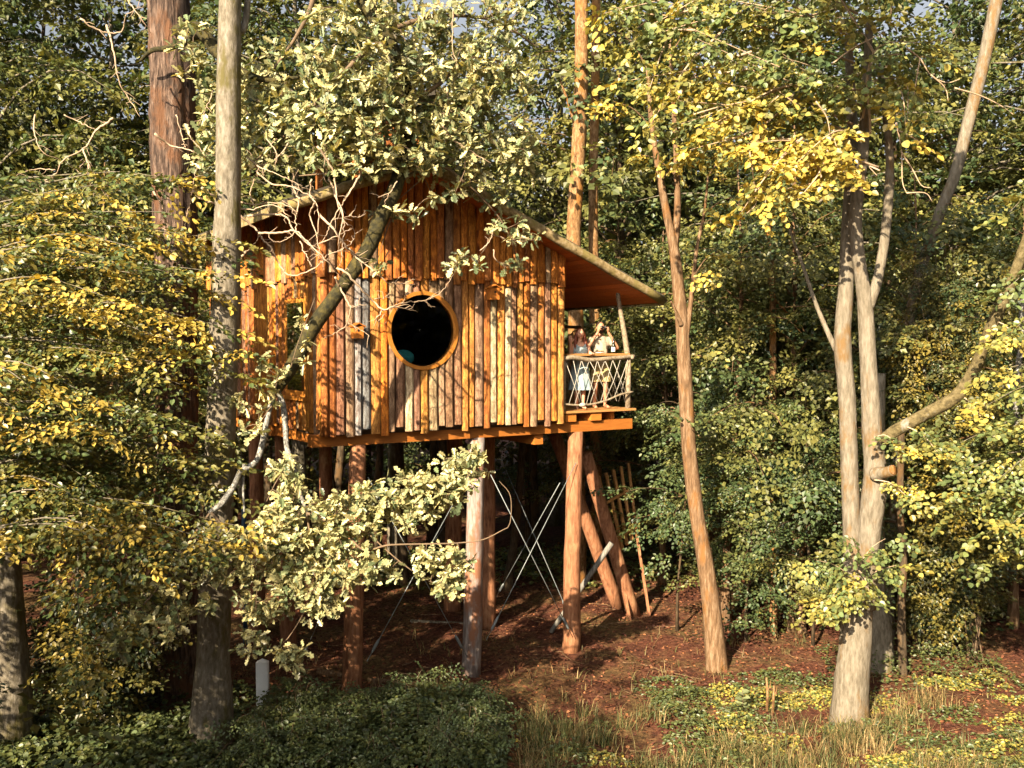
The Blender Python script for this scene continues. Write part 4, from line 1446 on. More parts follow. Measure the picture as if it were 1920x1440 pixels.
# bare pale twigs traced as branches in front of the wall
dead = [
    [(378, 352), (405, 370), (432, 375), (475, 383), (520, 380), (550, 392), (556, 402)], [(378, 463), (402, 464), (430, 472), (460, 471), (480, 455), (487, 440), (485, 428)], [(402, 463), (399, 440), (420, 420)],
    [(461, 471), (445, 498), (442, 520), (450, 540), (453, 560), (441, 586), (420, 600), (380, 612)], [(434, 382), (450, 402), (480, 430), (488, 442), (505, 462), (515, 480), (525, 497), (537, 513), (552, 517), (575, 510), (597, 497), (612, 480), (648, 463), (664, 446), (662, 428), (648, 416)],
    [(485, 437), (520, 437), (555, 434), (590, 468), (615, 492), (632, 512), (636, 521)], [(628, 520), (638, 540), (652, 565), (657, 578), (652, 605), (632, 622), (605, 635)], [(652, 605), (678, 620), (694, 630)], [(657, 577), (672, 572), (676, 566)],
    [(632, 503), (650, 512), (680, 545), (700, 565), (718, 580), (735, 575), (762, 567), (800, 562), (830, 545), (851, 513)], [(718, 580), (707, 596), (711, 602), (720, 588), (716, 575)], [(735, 575), (765, 580), (782, 585)], [(703, 560), (724, 557), (732, 540)],
    [(606, 300), (620, 340), (634, 380), (645, 420), (642, 470), (636, 500)], [(678, 320), (665, 346), (652, 366), (640, 386), (624, 410), (612, 440), (595, 460)], [(598, 402), (625, 430), (645, 458), (665, 480), (690, 500), (720, 525), (735, 530), (757, 516)], [(735, 530), (762, 531), (774, 522)], [(655, 465), (672, 480), (700, 490)],
    [(590, 380), (581, 405), (592, 435), (598, 470), (597, 490)], [(555, 434), (553, 402), (545, 388), (530, 376)], [(555, 434), (535, 450), (515, 455)], [(600, 457), (640, 438), (660, 428)], [(738, 367), (715, 368), (695, 362)], [(745, 340), (728, 366), (720, 388)],
    [(625, 412), (655, 404), (670, 385)], [(655, 404), (670, 408), (684, 402)], [(562, 452), (570, 470), (585, 500)],
    [(358, 378), (364, 340), (370, 303)], [(285, 354), (304, 388), (310, 415), (334, 436), (370, 460), (402, 463)], [(346, 432), (334, 436), (318, 436)], [(346, 432), (350, 400), (358, 378)],
    [(290, 250), (320, 272), (350, 280), (388, 293), (432, 296)], [(330, 215), (340, 250), (348, 278)], [(347, 235), (360, 262), (382, 285)], [(200, 47), (214, 100), (222, 150), (242, 186), (262, 218)], [(235, -5), (265, 35), (285, 62)], [(150, 35), (185, 57), (228, 60), (236, 30), (262, 12)],
    [(212, 222), (180, 245), (158, 278), (120, 300), (104, 326), (78, 342), (40, 334)], [(120, 215), (150, 230), (180, 243)], [(70, 360), (76, 382), (102, 397)], [(104, 326), (70, 352), (72, 368)], [(155, 278), (166, 308), (186, 346), (206, 376)], [(166, 308), (170, 345), (190, 368), (208, 385)], [(120, 300), (142, 318), (160, 302)], [(186, 346), (212, 350), (230, 342)], [(104, 318), (60, 318), (30, 330)], [(66, 215), (64, 245), (80, 285), (115, 300)],
    [(433, 380), (445, 350), (432, 328)], [(480, 395), (470, 365), (478, 335), (490, 310)], [(556, 402), (560, 375), (548, 345), (560, 318)], [(480, 320), (510, 345), (545, 350), (590, 372)],
    [(440, 300), (470, 312), (505, 305), (530, 285), (555, 245), (580, 205)], [(400, 170), (388, 200), (372, 235)], [(500, 260), (520, 290), (515, 320)], [(610, 270), (608, 330), (622, 352)], [(760, 250), (790, 240), (820, 215)], [(850, 15), (848, 80), (858, 130)], [(838, 170), (842, 215), (836, 250)], [(640, 290), (625, 260), (600, 240)],
    [(900, 470), (918, 452), (925, 430)], [(925, 468), (930, 488), (955, 498)], [(925, 440), (960, 452), (1000, 450)], [(830, 235), (850, 262), (885, 285), (920, 305)], [(880, 100), (905, 125), (900, 150)], [(975, 270), (955, 300), (965, 330)],
]
rd = np.random.default_rng(8)
for dl in [d_ for d_ in dead if min(x for x, y in d_) > 365 and max(x for x, y in d_) < 700 and len(d_) > 3][::2]:
    ox, oy = rd.uniform(-35, 30), rd.uniform(-45, 5)
    dead.append([(x + ox + rd.normal(0, 5), y + oy + rd.normal(0, 5)) for x, y in dl])
mb = MB()
rt = np.random.default_rng(12)
for k, dl in enumerate(dead):
    n = len(dl)
    front_ = min(x for x, y in dl) > 365
    pts = np.array([P(x, y, (dw(x) - 1.7 if front_ else 14.8) + .3 * math.sin(k * 2.1) + .12 * math.sin(i * 1.7 + k)) for i, (x, y) in enumerate(dl)])
    L_ = np.sum(np.linalg.norm(np.diff(pts, axis=0), axis=1))
    r0 = min(.021, .006 + .008 * L_)
    l = smooth_line(pts - oo, n * 5)
    l[1:] += rt.normal(0, .007, (len(l) - 1, 3))
    mb.tube(l, np.linspace(r0, .0035, n * 5), 5, noise=.10, seed=k)
    for q in range(int(L_ / .22) + 1):          # short side twigs
        i0 = rt.integers(2, len(l) - 1)
        dv = l[i0] - l[i0 - 1]; dv /= np.linalg.norm(dv)
        sd_ = rt.normal(0, 1, 3); sd_ -= dv * (sd_ @ dv); sd_ /= np.linalg.norm(sd_)
        ln_ = rt.uniform(.05, .26)
        e = l[i0] + dv * ln_ * .6 + sd_ * ln_ * .7
        m_ = (l[i0] + e) / 2 + rt.normal(0, .02, 3)
        mb.tube([l[i0], m_, e], [.005, .004, .0022], 4, cap=False)
mb.build('bare_twigs', M['dead_twig'], oak, True)['kind'] = 'stuff'


class Grow:
    """attaches leaf clusters to the nearest point of a growing skeleton"""
    def __init__(self, mb, off):
        self.nodes = np.zeros((0, 3)); self.mb = mb; self.off = off

    def skeleton(self, pts, r, n=None):
        pts = [(x, y, dw(x) - 1.35 if y < 520 else d_) for x, y, d_ in pts]
        l = smooth_line(np.array(PP(pts)), n or len(pts) * 5)
        self.mb.tube(l - self.off, r, 6, noise=.06, seed=len(l), cap=False)
        self.nodes = np.vstack([self.nodes, l])

    def attach(self, q, rng, r=.007):
        d = np.linalg.norm(self.nodes - q, axis=1)
        i = int(np.argmin(d))
        a = self.nodes[i]
        if d[i] < .04:
            return
        m = (a + q) / 2 + rng.normal(0, .08 * d[i], 3) + np.array((0, 0, .10 * d[i]))
        k = max(4, int(d[i] / .12))
        l = smooth_line(np.array([a, m, q]), k)
        self.mb.tube(l - self.off, np.linspace(r * (1 + .8 * d[i]), r * .6, k), 4, cap=False)
        self.nodes = np.vstack([self.nodes, l[1:]])


def rosettes(L, gw, rng, ellipses, off, leaf, n_leaf=(9, 15), tint=(.35, .25), droop=-.15, spread_=.06, wall=False, dens=1.2):
    qs = []
    for (cx_, cy_, rx, ry, n, d0, d1) in ellipses:
        for _ in range(int(n * dens)):
            a = rng.uniform(0, 6.28); r = math.sqrt(rng.random())
            qx = cx_ + rx * r * math.cos(a)
            qs.append(P(qx, cy_ + ry * r * math.sin(a), dw(qx) - rng.uniform(.75, 2.0) if wall else rng.uniform(d0, d1)))
    qs = np.array(qs)
    done = np.zeros(len(qs), bool)
    dist = np.min(np.linalg.norm(qs[:, None] - gw.nodes[None], axis=2), axis=1)
    for i in np.argsort(dist):
        q = qs[i]
        gw.attach(q, rng)
        k = rng.integers(*n_leaf)
        ax_ = rng.normal(0, 1, 3) * (1, 1, .5) + (0, -.15, .15)
        ax_ /= np.linalg.norm(ax_)
        d = rng.normal(0, 1, (k, 3)) + ax_ * .7 + (0, 0, droop)
        d /= np.linalg.norm(d, axis=1)[:, None]
        st = q + d * rng.uniform(.0, spread_, (k, 1)) - ax_ * rng.uniform(0, .16, (k, 1))
        nn = rng.normal(0, .55, (k, 3)) + (-.12, -.25, .9)
        L.add(st - off, d, nn, leaf * rng.uniform(.5, 1.22, k), np.clip(rng.normal(tint[0], tint[1], k) + rng.normal(0, .12), 0, 1))


mb = MB()
gw = Grow(mb, oo)
for pts, r in (
        ([(720, 60, 14.9), (650, 130, 14.5), (560, 230, 14.1), (480, 300, 13.9)], [.06, .03, .012]), ([(765, 190, 14.7), (820, 160, 14.4), (880, 110, 14.2), (960, 120, 14.1)], [.05, .03, .01]),
        ([(762, 270, 14.5), (700, 290, 14.2), (640, 320, 14.0), (560, 330, 13.8)], [.045, .025, .01]), ([(745, 340, 14.4), (820, 310, 14.2), (880, 350, 14.0), (930, 400, 13.9), (960, 450, 13.9)], [.04, .03, .018, .008]),
        ([(600, -80, 15.2), (580, 20, 14.9), (520, 120, 14.7), (440, 200, 14.6)], [.06, .03, .01]), ([(765, 190, 14.7), (690, 200, 14.3), (620, 200, 14.0)], [.04, .012]),
        ([(720, 60, 14.9), (820, 30, 14.7), (930, 40, 14.6), (1010, 90, 14.5)], [.05, .03, .01]), ([(880, 200, 14.3), (960, 230, 14.2), (990, 320, 14.1)], [.02, .008]), ([(765, 190, 14.7), (880, 200, 14.3)], [.04, .02]),
        ([(575, 962, 13.5), (640, 990, 13.4), (680, 1030, 13.35), (730, 1022, 13.3), (800, 1020, 13.3), (860, 1018, 13.3), (905, 1012, 13.25), (940, 995, 13.2), (956, 982, 13.2), (957, 930, 13.2), (936, 902, 13.2)], [.022, .02, .018, .016, .014, .012, .01, .009, .008, .007, .005]),
        ([(690, 1000, 13.4), (740, 1045, 13.35), (790, 1082, 13.3), (822, 1096, 13.3)], [.014, .006]), ([(575, 962, 13.5), (590, 1090, 13.4), (545, 1190, 13.3), (500, 1225, 13.2)], [.02, .012, .007]), ([(640, 990, 13.4), (700, 958, 13.4), (770, 932, 13.4), (850, 925, 13.4), (890, 870, 13.4)], [.016, .012, .006]),
        ([(395, 960, 13.4), (440, 1010, 13.3), (480, 1060, 13.2), (480, 1140, 13.2)], [.025, .015, .007]), ([(395, 960, 13.4), (330, 1050, 13.2), (290, 1110, 13.0), (230, 1180, 12.9), (215, 1240, 12.8)], [.02, .012, .006]), ([(545, 870, 13.7), (520, 900, 13.6), (500, 940, 13.5)], [.012, .006]),
        ([(545, 690, 13.8), (560, 640, 13.7), (590, 560, 13.7)], [.01, .005]), ([(820, 310, 14.2), (740, 380, 14.0)], [.01, .006])):
    gw.skeleton(pts, r)
L = Leaves()
rosettes(L, gw, rk, [
    (450, 215, 95, 75, 62, 13.7, 15.0), (560, 160, 120, 90, 105, 13.7, 15.2), (690, 120, 110, 80, 85, 13.8, 15.2), (640, 240, 130, 55, 85, 13.6, 14.9), (530, 280, 100, 32, 32, 13.6, 14.6),
    (720, 260, 120, 65, 95, 13.7, 14.9), (830, 130, 120, 90, 90, 13.8, 15.1), (850, 240, 110, 75, 70, 13.8, 14.9), (790, 305, 70, 20, 22, 13.7, 14.6), (930, 150, 80, 90, 50, 14.0, 15.0), (930, 280, 75, 60, 38, 13.9, 14.8),
    (700, 30, 130, 50, 45, 14.2, 15.4), (880, 30, 110, 40, 38, 14.2, 15.3), (905, 360, 60, 22, 11, 13.8, 14.4), (400, 290, 50, 40, 18, 14.0, 15.0), (670, 318, 55, 16, 12, 13.7, 14.4), (830, 365, 30, 18, 8, 13.8, 14.2), (985, 300, 35, 60, 16, 13.9, 14.6),
    (745, 398, 40, 12, 8, 13.9, 14.1), (865, 488, 34, 14, 8, 13.7, 13.9), (960, 496, 22, 8, 4, 13.8, 13.9), (945, 415, 36, 18, 6, 13.7, 14.1), (985, 445, 28, 12, 6, 13.8, 14.0), (700, 500, 22, 18, 4, 14.0, 14.2), (355, 90, 40, 50, 16, 15.4, 16.0)],
    oo, .175, tint=(.36, .32), wall=True, dens=.98)
rosettes(L, gw, rk, [
    (590, 990, 110, 60, 78, 13.1, 13.9), (500, 1040, 70, 60, 42, 13.0, 13.8), (700, 950, 90, 40, 44, 13.2, 13.7), (800, 925, 70, 38, 34, 13.2, 13.6), (865, 885, 45, 40, 24, 13.2, 13.6), (640, 1060, 70, 40, 30, 13.1, 13.6),
    (830, 1060, 55, 34, 20, 13.1, 13.5), (840, 1105, 26, 24, 8, 13.1, 13.4), (700, 1075, 40, 22, 12, 13.2, 13.5), (530, 910, 30, 45, 16, 13.4, 13.8), (520, 1120, 75, 50, 34, 13.0, 13.6), (470, 1205, 30, 25, 6, 12.9, 13.4), (540, 1235, 30, 22, 8, 13.0, 13.3),
    (400, 1050, 80, 50, 24, 12.9, 13.6), (320, 1130, 75, 45, 26, 12.8, 13.4), (260, 1195, 60, 35, 14, 12.7, 13.1), (610, 1120, 40, 40, 12, 13.2, 13.5), (505, 710, 25, 50, 6, 13.6, 14.0), (565, 640, 14, 40, 3, 13.6, 13.9), (465, 770, 40, 40, 7, 13.7, 14.1)],
    oo, .15, tint=(.45, .28))
mb.build('leafy_twigs', M['twig'], oak, True)
L.build('crown', 'oak', M['oak'], oak, 'stuff', singles=290, off=oo)

# slender forked tree right of the balcony
t4, o4 = slender('slender_tree', 'slender orange-lit tree with forked top standing just right of the balcony',
                 [(1345, 1262), (1338, 1180), (1326, 1080), (1306, 960), (1292, 840), (1284, 700), (1280, 620), (1272, 540), (1264, 470), (1246, 380), (1232, 300), (1222, 230), (1214, 120)], 18.2,
                 [.24, .19, .17, .155, .15, .14, .14, .13, .115, .08, .065, .055, .04], 'tan_bark',
                 extra=[([(1264, 476, 18.2), (1270, 400, 18.25), (1268, 300, 18.3), (1262, 180, 18.3), (1255, 60, 18.3)], [.075, .065, .055, .04, .03]),
                        ([(1284, 650, 18.15), (1296, 560, 18.2), (1306, 470, 18.3), (1320, 400, 18.3), (1328, 330, 18.3)], [.06, .05, .04, .03, .02]),
                        ([(1278, 610, 18.1), (1262, 572, 17.95), (1258, 566, 17.9)], [.05, .03, .02])])
L = Leaves()
tw = MB()
for (a, b) in (((1222, 240, 18.2), (1150, 190, 17.8)), ((1262, 200, 18.3), (1330, 120, 18.0)), ((1240, 340, 18.2), (1300, 290, 17.9)), ((1214, 130, 18.2), (1160, 60, 17.9)), ((1258, 100, 18.3), (1320, 40, 18)), ((1320, 400, 18.3), (1400, 370, 18.0)), ((1328, 330, 18.3), (1390, 270, 18.1)), ((1300, 520, 18.2), (1350, 470, 18.0)), ((1266, 330, 18.3), (1200, 290, 18.0))):
    pa, pb = P(*a), P(*b)
    bl_ = smooth_line(np.array([pa, (pa + pb) / 2 + (0, 0, .12), pb]), 7)
    tw.tube(bl_ - o4, np.linspace(.02, .005, 7), 4, cap=False)
    dress_branch(L, TPL_NEAR, rk, bl_ - o4, .2, .2, .6, lambda q, f: float(np.clip(rk.normal(.5, .3), 0, 1)), pitch=(.25, .25), roll=.5)
tw.build('branches', M['tan_bark'], t4, True)['kind'] = 'stuff'
L.build('crown', 'round', M['lime'], t4)

# many-stemmed lime on the right
t5 = thing('many_stemmed_tree', 'many-stemmed tree on the right with pale stems, a mossy limb and large yellow leaves', 'tree')
o5 = P(1592, 1358, 15.6); o5[2] = -.12
t5.location = o5
tr = MB()
def st(pts, r, sides=12, sd=1, noise_=.035, n=None):
    q = np.array(PP(pts))
    if pts[0][1] > 1330: q[0][2] = -.12
    tr.tube(smooth_line(q - o5, n or len(pts) * 6), r, sides, noise=noise_, seed=sd)
st([(1592, 1358, 15.6), (1596, 1290, 15.6), (1604, 1200, 15.6), (1608, 1120, 15.62), (1608, 1070, 15.62)], [.34, .285, .27, .25, .22], 16, 1, .04)
st([(1600, 1130, 15.62), (1597, 1000, 15.65), (1592, 860, 15.65), (1588, 740, 15.65), (1580, 640, 15.65), (1586, 540, 15.7), (1590, 430, 15.7), (1598, 300, 15.75), (1596, 190, 15.8), (1590, 60, 15.8)], [.16, .15, .145, .145, .145, .125, .11, .10, .08, .06], 12, 2)
st([(1620, 1140, 15.55), (1630, 1000, 15.5), (1640, 900, 15.45), (1634, 800, 15.45), (1628, 680, 15.45), (1622, 570, 15.45), (1608, 470, 15.4), (1604, 400, 15.4), (1616, 300, 15.4), (1624, 180, 15.4), (1630, 40, 15.4)], [.19, .18, .20, .16, .14, .13, .11, .10, .09, .075, .06], 12, 3)
st([(1628, 580, 15.45), (1646, 520, 15.4), (1660, 440, 15.4), (1668, 340, 15.4), (1666, 260, 15.35), (1650, 120, 15.3)], [.09, .08, .075, .065, .055, .035], 10, 4)
st([(1640, 890, 15.3), (1662, 886, 15.1), (1674, 882, 15.0)], [.13, .10, .09], 10, 6)
st([(1590, 700, 15.65), (1560, 640, 15.8), (1530, 570, 16.0), (1506, 500, 16.2), (1480, 430, 16.4)], [.06, .045, .035, .03, .02], 8, 7)
tr.build('trunk', M['lime_bark'], t5, True)
tr = MB()
st([(1636, 852, 15.42), (1668, 815, 15.2), (1720, 786, 15.0), (1790, 745, 14.8), (1828, 690, 14.7), (1855, 620, 14.6), (1890, 545, 14.5), (1915, 480, 14.4), (1945, 380, 14.4)], [.08, .105, .10, .095, .085, .085, .08, .07, .06], 12, 5, .07)
tr.build('mossy_limb', M['limb'], t5, True)
mbs = MB(); mbs.tube(np.array(PP([(1673, 882, 15.0), (1677, 881, 14.97)])) - o5, [.085, .08], 12)
mbs.build('cut_stub', M['pine_bark'], t5, True)
L = Leaves(); tw = MB()
limes = [
    ((1620, 200, 15.5), (1500, 150, 14.6), (1300, 60, 14.2)), ((1600, 120, 15.6), (1450, 60, 14.8), (1220, -10, 14.6)), ((1598, 280, 15.6), (1480, 190, 14.6), (1340, 150, 14.2)), ((1600, 250, 15.6), (1450, 220, 14.6), (1270, 190, 14.3)),
    ((1590, 60, 15.7), (1400, 20, 14.6), (1180, 80, 14.4)), ((1600, 300, 15.5), (1500, 260, 14.4), (1400, 265, 14.0)), ((1610, 260, 15.2), (1560, 250, 14.2), (1480, 330, 13.8)), ((1620, 220, 15.3), (1640, 90, 14.4), (1760, 80, 14.0)),
    ((1640, 150, 15.2), (1690, 150, 14.2), (1690, 230, 13.9)), ((1600, 200, 15.6), (1540, 130, 14.4), (1450, 110, 14.0)), ((1598, 300, 15.5), (1560, 280, 14.4), (1590, 330, 13.9)), ((1500, 150, 14.6), (1420, 180, 14.2), (1330, 250, 14.0)),
    ((1420, 110, 14.4), (1320, 120, 14.2), (1190, 150, 14.2)), ((1600, 20, 15.6), (1500, -20, 14.8), (1400, 40, 14.4)), ((1610, 100, 15.4), (1560, 40, 14.6), (1620, 30, 14.2)), ((1480, 190, 14.6), (1420, 250, 14.2), (1290, 280, 14.0)), ((1500, 260, 14.4), (1440, 320, 14.0), (1410, 370, 13.9)),
    ((1350, 60, 14.4), (1280, 120, 14.2), (1230, 230, 14.1)), ((1560, 250, 14.2), (1540, 320, 14.0), (1490, 380, 13.9)), ((1300, 10, 14.6), (1250, 30, 14.4), (1150, 20, 14.3)),
]
limes = limes + [tuple((q[0] + rk.normal(0, 22), q[1] + rk.normal(0, 26), q[2] + rk.normal(0, .3)) for q in l_) for l_ in limes for _ in (0,)]
for i, (a, m_, b) in enumerate(limes):
    bl_ = smooth_line(np.array(PP([a, m_, b])) + rk.normal(0, .04, (3, 3)), 12)
    tw.tube(bl_ - o5, np.linspace(.022, .004, 12), 5, cap=False)
    ylw = .12 if b[1] < 130 else (.35 if b[1] < 235 else .7)
    dress_branch(L, TPL_LIME, rk, bl_ - o5, .25, .17, .62, lambda q, f: float(np.clip(rk.normal(ylw, .25), 0, 1)), pitch=(.45, .3), roll=.5)
for dl in ([(1700, 90), (1725, 110), (1745, 140), (1775, 155), (1800, 148)], [(1725, 110), (1718, 150), (1712, 190)], [(1745, 140), (1772, 165), (1778, 190)], [(1680, 230), (1690, 280), (1692, 340), (1700, 362)], [(1690, 285), (1712, 320), (1728, 348), (1745, 352)], [(1700, 362), (1735, 362), (1748, 378)], [(1685, 245), (1715, 260), (1740, 280), (1765, 292)], [(1790, 165), (1840, 180), (1880, 200), (1900, 215)], [(1405, 280), (1412, 330), (1418, 380), (1400, 400)], [(1418, 355), (1450, 365)], [(1300, 215), (1350, 200), (1400, 190)], [(1530, 190), (1550, 220), (1556, 250)], [(1560, 120), (1600, 90), (1660, 60)], [(1460, 180), (1440, 200), (1438, 220)], [(1650, 320), (1630, 312), (1645, 330)]):
    pts = np.array([P(x, y, 13.95 + .1 * math.sin(i_)) for i_, (x, y) in enumerate(dl)])
    tw.tube(smooth_line(pts - o5, len(dl) * 4), np.linspace(.014, .005, len(dl) * 4), 5, noise=.05)
# leaf tuft over the trunk foot and along the right limb
for (a, b, tn) in (((1606, 1090, 15.4), (1530, 1050, 14.9), .08), ((1606, 1100, 15.3), (1680, 1060, 14.9), .08), ((1600, 1090, 15.3), (1590, 1120, 14.8), .25), ((1610, 1070, 15.2), (1630, 1110, 14.8), .2), ((1600, 1080, 15.3), (1560, 1120, 14.9), .15), ((1610, 1060, 15.2), (1600, 1010, 14.9), .05), ((1604, 1110, 15.3), (1530, 1140, 14.9), .3), ((1610, 1060, 15.3), (1660, 1010, 15.0), .05),
                   ((1700, 800, 15.0), (1760, 850, 14.6), .3), ((1640, 820, 15.2), (1680, 830, 14.9), .5), ((1640, 900, 15.2), (1700, 930, 14.8), .4), ((1800, 740, 14.8), (1850, 800, 14.4), .5), ((1860, 600, 14.6), (1910, 640, 14.2), .4)):
    pa, pb = P(*a), P(*b)
    bl_ = smooth_line(np.array([pa, (pa + pb) / 2 + (0, 0, .08), pb]), 6)
    tw.tube(bl_ - o5, np.linspace(.014, .004, 6), 4, cap=False)
    dress_branch(L, TPL_NEAR, rk, bl_ - o5, .25, .13, .55, lambda q, f, tn=tn: float(np.clip(rk.normal(tn, .25), 0, 1)), pitch=(.35, .3), roll=.5)
for k in range(38):  # unseen boughs above the frame, added to shade the wood at the right
    a = np.array((5.9 + rk.normal(0, .2), 15.3, rk.uniform(12.0, 13.5)))
    b = np.array((rk.uniform(3.6, 7.6), rk.uniform(9.8, 12.2), rk.uniform(11.4, 13.6)))
    l = smooth_line(np.array([a, (a + b) / 2 + (0, 0, .5), b]), 12)
    tw.tube(l - o5, np.linspace(.04, .006, 12), 5, cap=False)
    dress_branch(L, TPL_LIME, rk, l - o5, .3, .16, .8, lambda q, f: float(np.clip(rk.normal(.3, .25), 0, 1)), pitch=(.2, .2), roll=.5)
tw.build('branches', M['dead_twig'], t5, True)['kind'] = 'stuff'
L.build('crown', 'round', M['lime'], t5, 'stuff', singles=290, off=o5)

# ------------------------------------------------------------------ shrubs
def shrub(name, label, cat, base, branches, mat, shape='oval', size=.5, tint=(.2, .2), tp=TPL_NEAR, stems=3, seed=1, group=None):
    rs = np.random.default_rng(seed)
    t = thing(name, label, cat, tuple(base), group=group)
    L = Leaves(); tw = MB()
    for q in branches:
        q = np.array(q) - base
        root_ = np.array((rs.normal(0, .12), rs.normal(0, .12), -.05))
        m_ = root_ * .4 + q * .6 + np.array((0, 0, .25 * np.linalg.norm(q[:2])))
        l = smooth_line(np.array([root_, m_, q]), 8)
        if rs.random() < .18: tw.tube(l, np.linspace(.016, .004, 8), 4, cap=False)
        dress_branch(L, tp, rs, l, .35, size * .42, size * rs.uniform(.8, 1.3), lambda p_, f: float(np.clip(rs.normal(*tint), 0, 1)), pitch=(.25, .3), roll=.5)
    tw.build('stems', M['twig'], t, True)
    L.build('crown', shape, mat, t)
    return t


def ell(rs, cx_, cy_, rx, ry, d0, d1, n):
    out = []
    for _ in range(n):
        a = rs.uniform(0, 6.28); r = math.sqrt(rs.random())
        out.append(P(cx_ + rx * r * math.cos(a), cy_ + ry * r * math.sin(a), rs.uniform(d0, d1)))
    return out


rs = np.random.default_rng(3)
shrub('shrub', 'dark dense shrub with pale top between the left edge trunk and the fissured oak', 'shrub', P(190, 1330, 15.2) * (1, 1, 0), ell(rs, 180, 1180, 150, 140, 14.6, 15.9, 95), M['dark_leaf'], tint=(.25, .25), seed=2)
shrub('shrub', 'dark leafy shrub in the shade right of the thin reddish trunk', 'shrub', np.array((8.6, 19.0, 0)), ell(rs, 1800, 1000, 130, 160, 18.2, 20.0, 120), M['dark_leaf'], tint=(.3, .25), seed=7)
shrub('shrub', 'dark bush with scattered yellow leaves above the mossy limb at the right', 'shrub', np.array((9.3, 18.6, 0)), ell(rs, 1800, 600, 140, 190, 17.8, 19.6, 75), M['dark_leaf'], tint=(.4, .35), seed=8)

GSAP = 'hornbeam saplings at the edge of the shaded clearing'
sapl = [forest_tree('hornbeam_sapling', 'hornbeam sapling', 'tree', GSAP, 400 + i, (5.5, 5.6, 6.2)[i], (2.3, .6, 1.3)[i], (1.5, 1.3, 1.7)[i], .035, M['dark_bark'], M['wood_leaf'], shape='oval', spray=.8, branch_gap=.17, tint=((.06, .12), (.15, .2), (.22, .25))[i]) for i in range(3)]
for (x, y, sc, k, lb) in ((3.65, 20.4, 1.0, 0, 'dark hornbeam sapling below the right end of the balcony'), (5.0, 19.7, 1.0, 1, 'hornbeam sapling just right of the slender forked tree'), (6.3, 19.3, .95, 2, 'hornbeam sapling left of the many-stemmed tree, with pale leaf tops'),
                          ):
    o = sapl[k] if (sapl[k].location.length == 0) else copy_tree(sapl[k])
    o['label'] = lb
    o.location = (x, y, -.08); o.scale = (sc, sc, sc); o.rotation_euler = (0, 0, x * 5 + y)
rb = np.random.default_rng(71)
t7 = thing('hornbeam_tree', 'bright leafy boughs reaching in at the right edge below the mossy limb', 'tree')
o7 = P(2010, 1400, 14.2); o7[2] = -.1
t7.location = o7
tr = MB(); L = Leaves()
ln = np.array(PP([(2010, 1400, 14.2), (2005, 1100, 14.2), (2015, 800, 14.2), (2000, 500, 14.2), (2010, 200, 14.2)])); ln[0][2] = -.1
tr.tube(smooth_line(ln - o7, 24), [.2, .15, .13, .1, .07], 10, noise=.04, seed=3)
for (a, b, tn) in (((2005, 720, 14.2), (1850, 760, 13.8), 0.17), ((2005, 780, 14.2), (1800, 830, 13.8), 0.15), ((2010, 800, 14.4), (1850, 850, 14.2), 0.07), ((2005, 850, 14.2), (1810, 880, 13.7), 0.20), ((2005, 900, 14.2), (1830, 930, 13.8), 0.12), ((2005, 940, 14.3), (1790, 960, 14.0), 0.10),
                   ((2005, 980, 14.2), (1850, 1000, 13.8), 0.15), ((2005, 700, 14.4), (1860, 700, 14.2), 0.15), ((2005, 560, 14.3), (1880, 640, 14.0), 0.23), ((2005, 1000, 14.4), (1870, 1060, 14.2), 0.07), ((2005, 480, 14.3), (1890, 540, 14.1), 0.20), ((2005, 830, 14.0), (1870, 900, 13.5), 0.17), ((2005, 760, 13.9), (1900, 800, 13.4), 0.20), ((2005, 330, 14.3), (1890, 400, 14.2), 0.05), ((2005, 930, 13.9), (1900, 980, 13.5), 0.15)):
    pa, pb = P(*a), P(*b)
    l = smooth_line(np.array([pa, (pa + pb) / 2 + (0, 0, .15), pb]) , 8)
    tr.tube(l - o7, np.linspace(.016, .004, 8), 4, cap=False)
    dress_branch(L, TPL_NEAR, rb, l - o7, .1, .17, .6, lambda q, f, tn=tn: float(np.clip(rb.normal(tn, .25), 0, 1)), pitch=(.35, .3), roll=.5)
tr.build('trunk', M['grey_bark'], t7, True)
L.build('crown', 'round', M['lime'], t7)

# ------------------------------------------------------------------ ground cover
gr = np.random.default_rng(17)


def on_ground(n, x0, x1, y0, y1):
    x = gr.uniform(x0, x1, n); y = gr.uniform(y0, y1, n)
    return np.stack([x, y, gz(x, y)], -1)


# fallen leaves
n = 42000
p = on_ground(n, -10, 11, 12.5, 30)
L = Leaves()
L.add(p + np.stack([np.zeros(n), np.zeros(n), gr.uniform(.004, .03, n)], -1), np.concatenate([gr.normal(0, 1, (n, 2)), gr.normal(0, .25, (n, 1))], 1), gr.normal(0, .35, (n, 3)) + (0, 0, 1), gr.uniform(.035, .085, n), gr.random(n) ** 2.5)
tag(L.build('fallen_leaves', 'oval', M['litter'], None, 'stuff'), 'reddish brown fallen leaves covering the ground under the treehouse')


def fbm(x, y, s=1.0):
    return .5 + .25 * (np.sin(x * 1.9 * s + 1) * np.cos(y * 2.3 * s) + np.sin(x * .8 * s - y * 1.1 * s + 2) + .5 * np.sin(x * 4.3 * s + y * 3.7 * s))


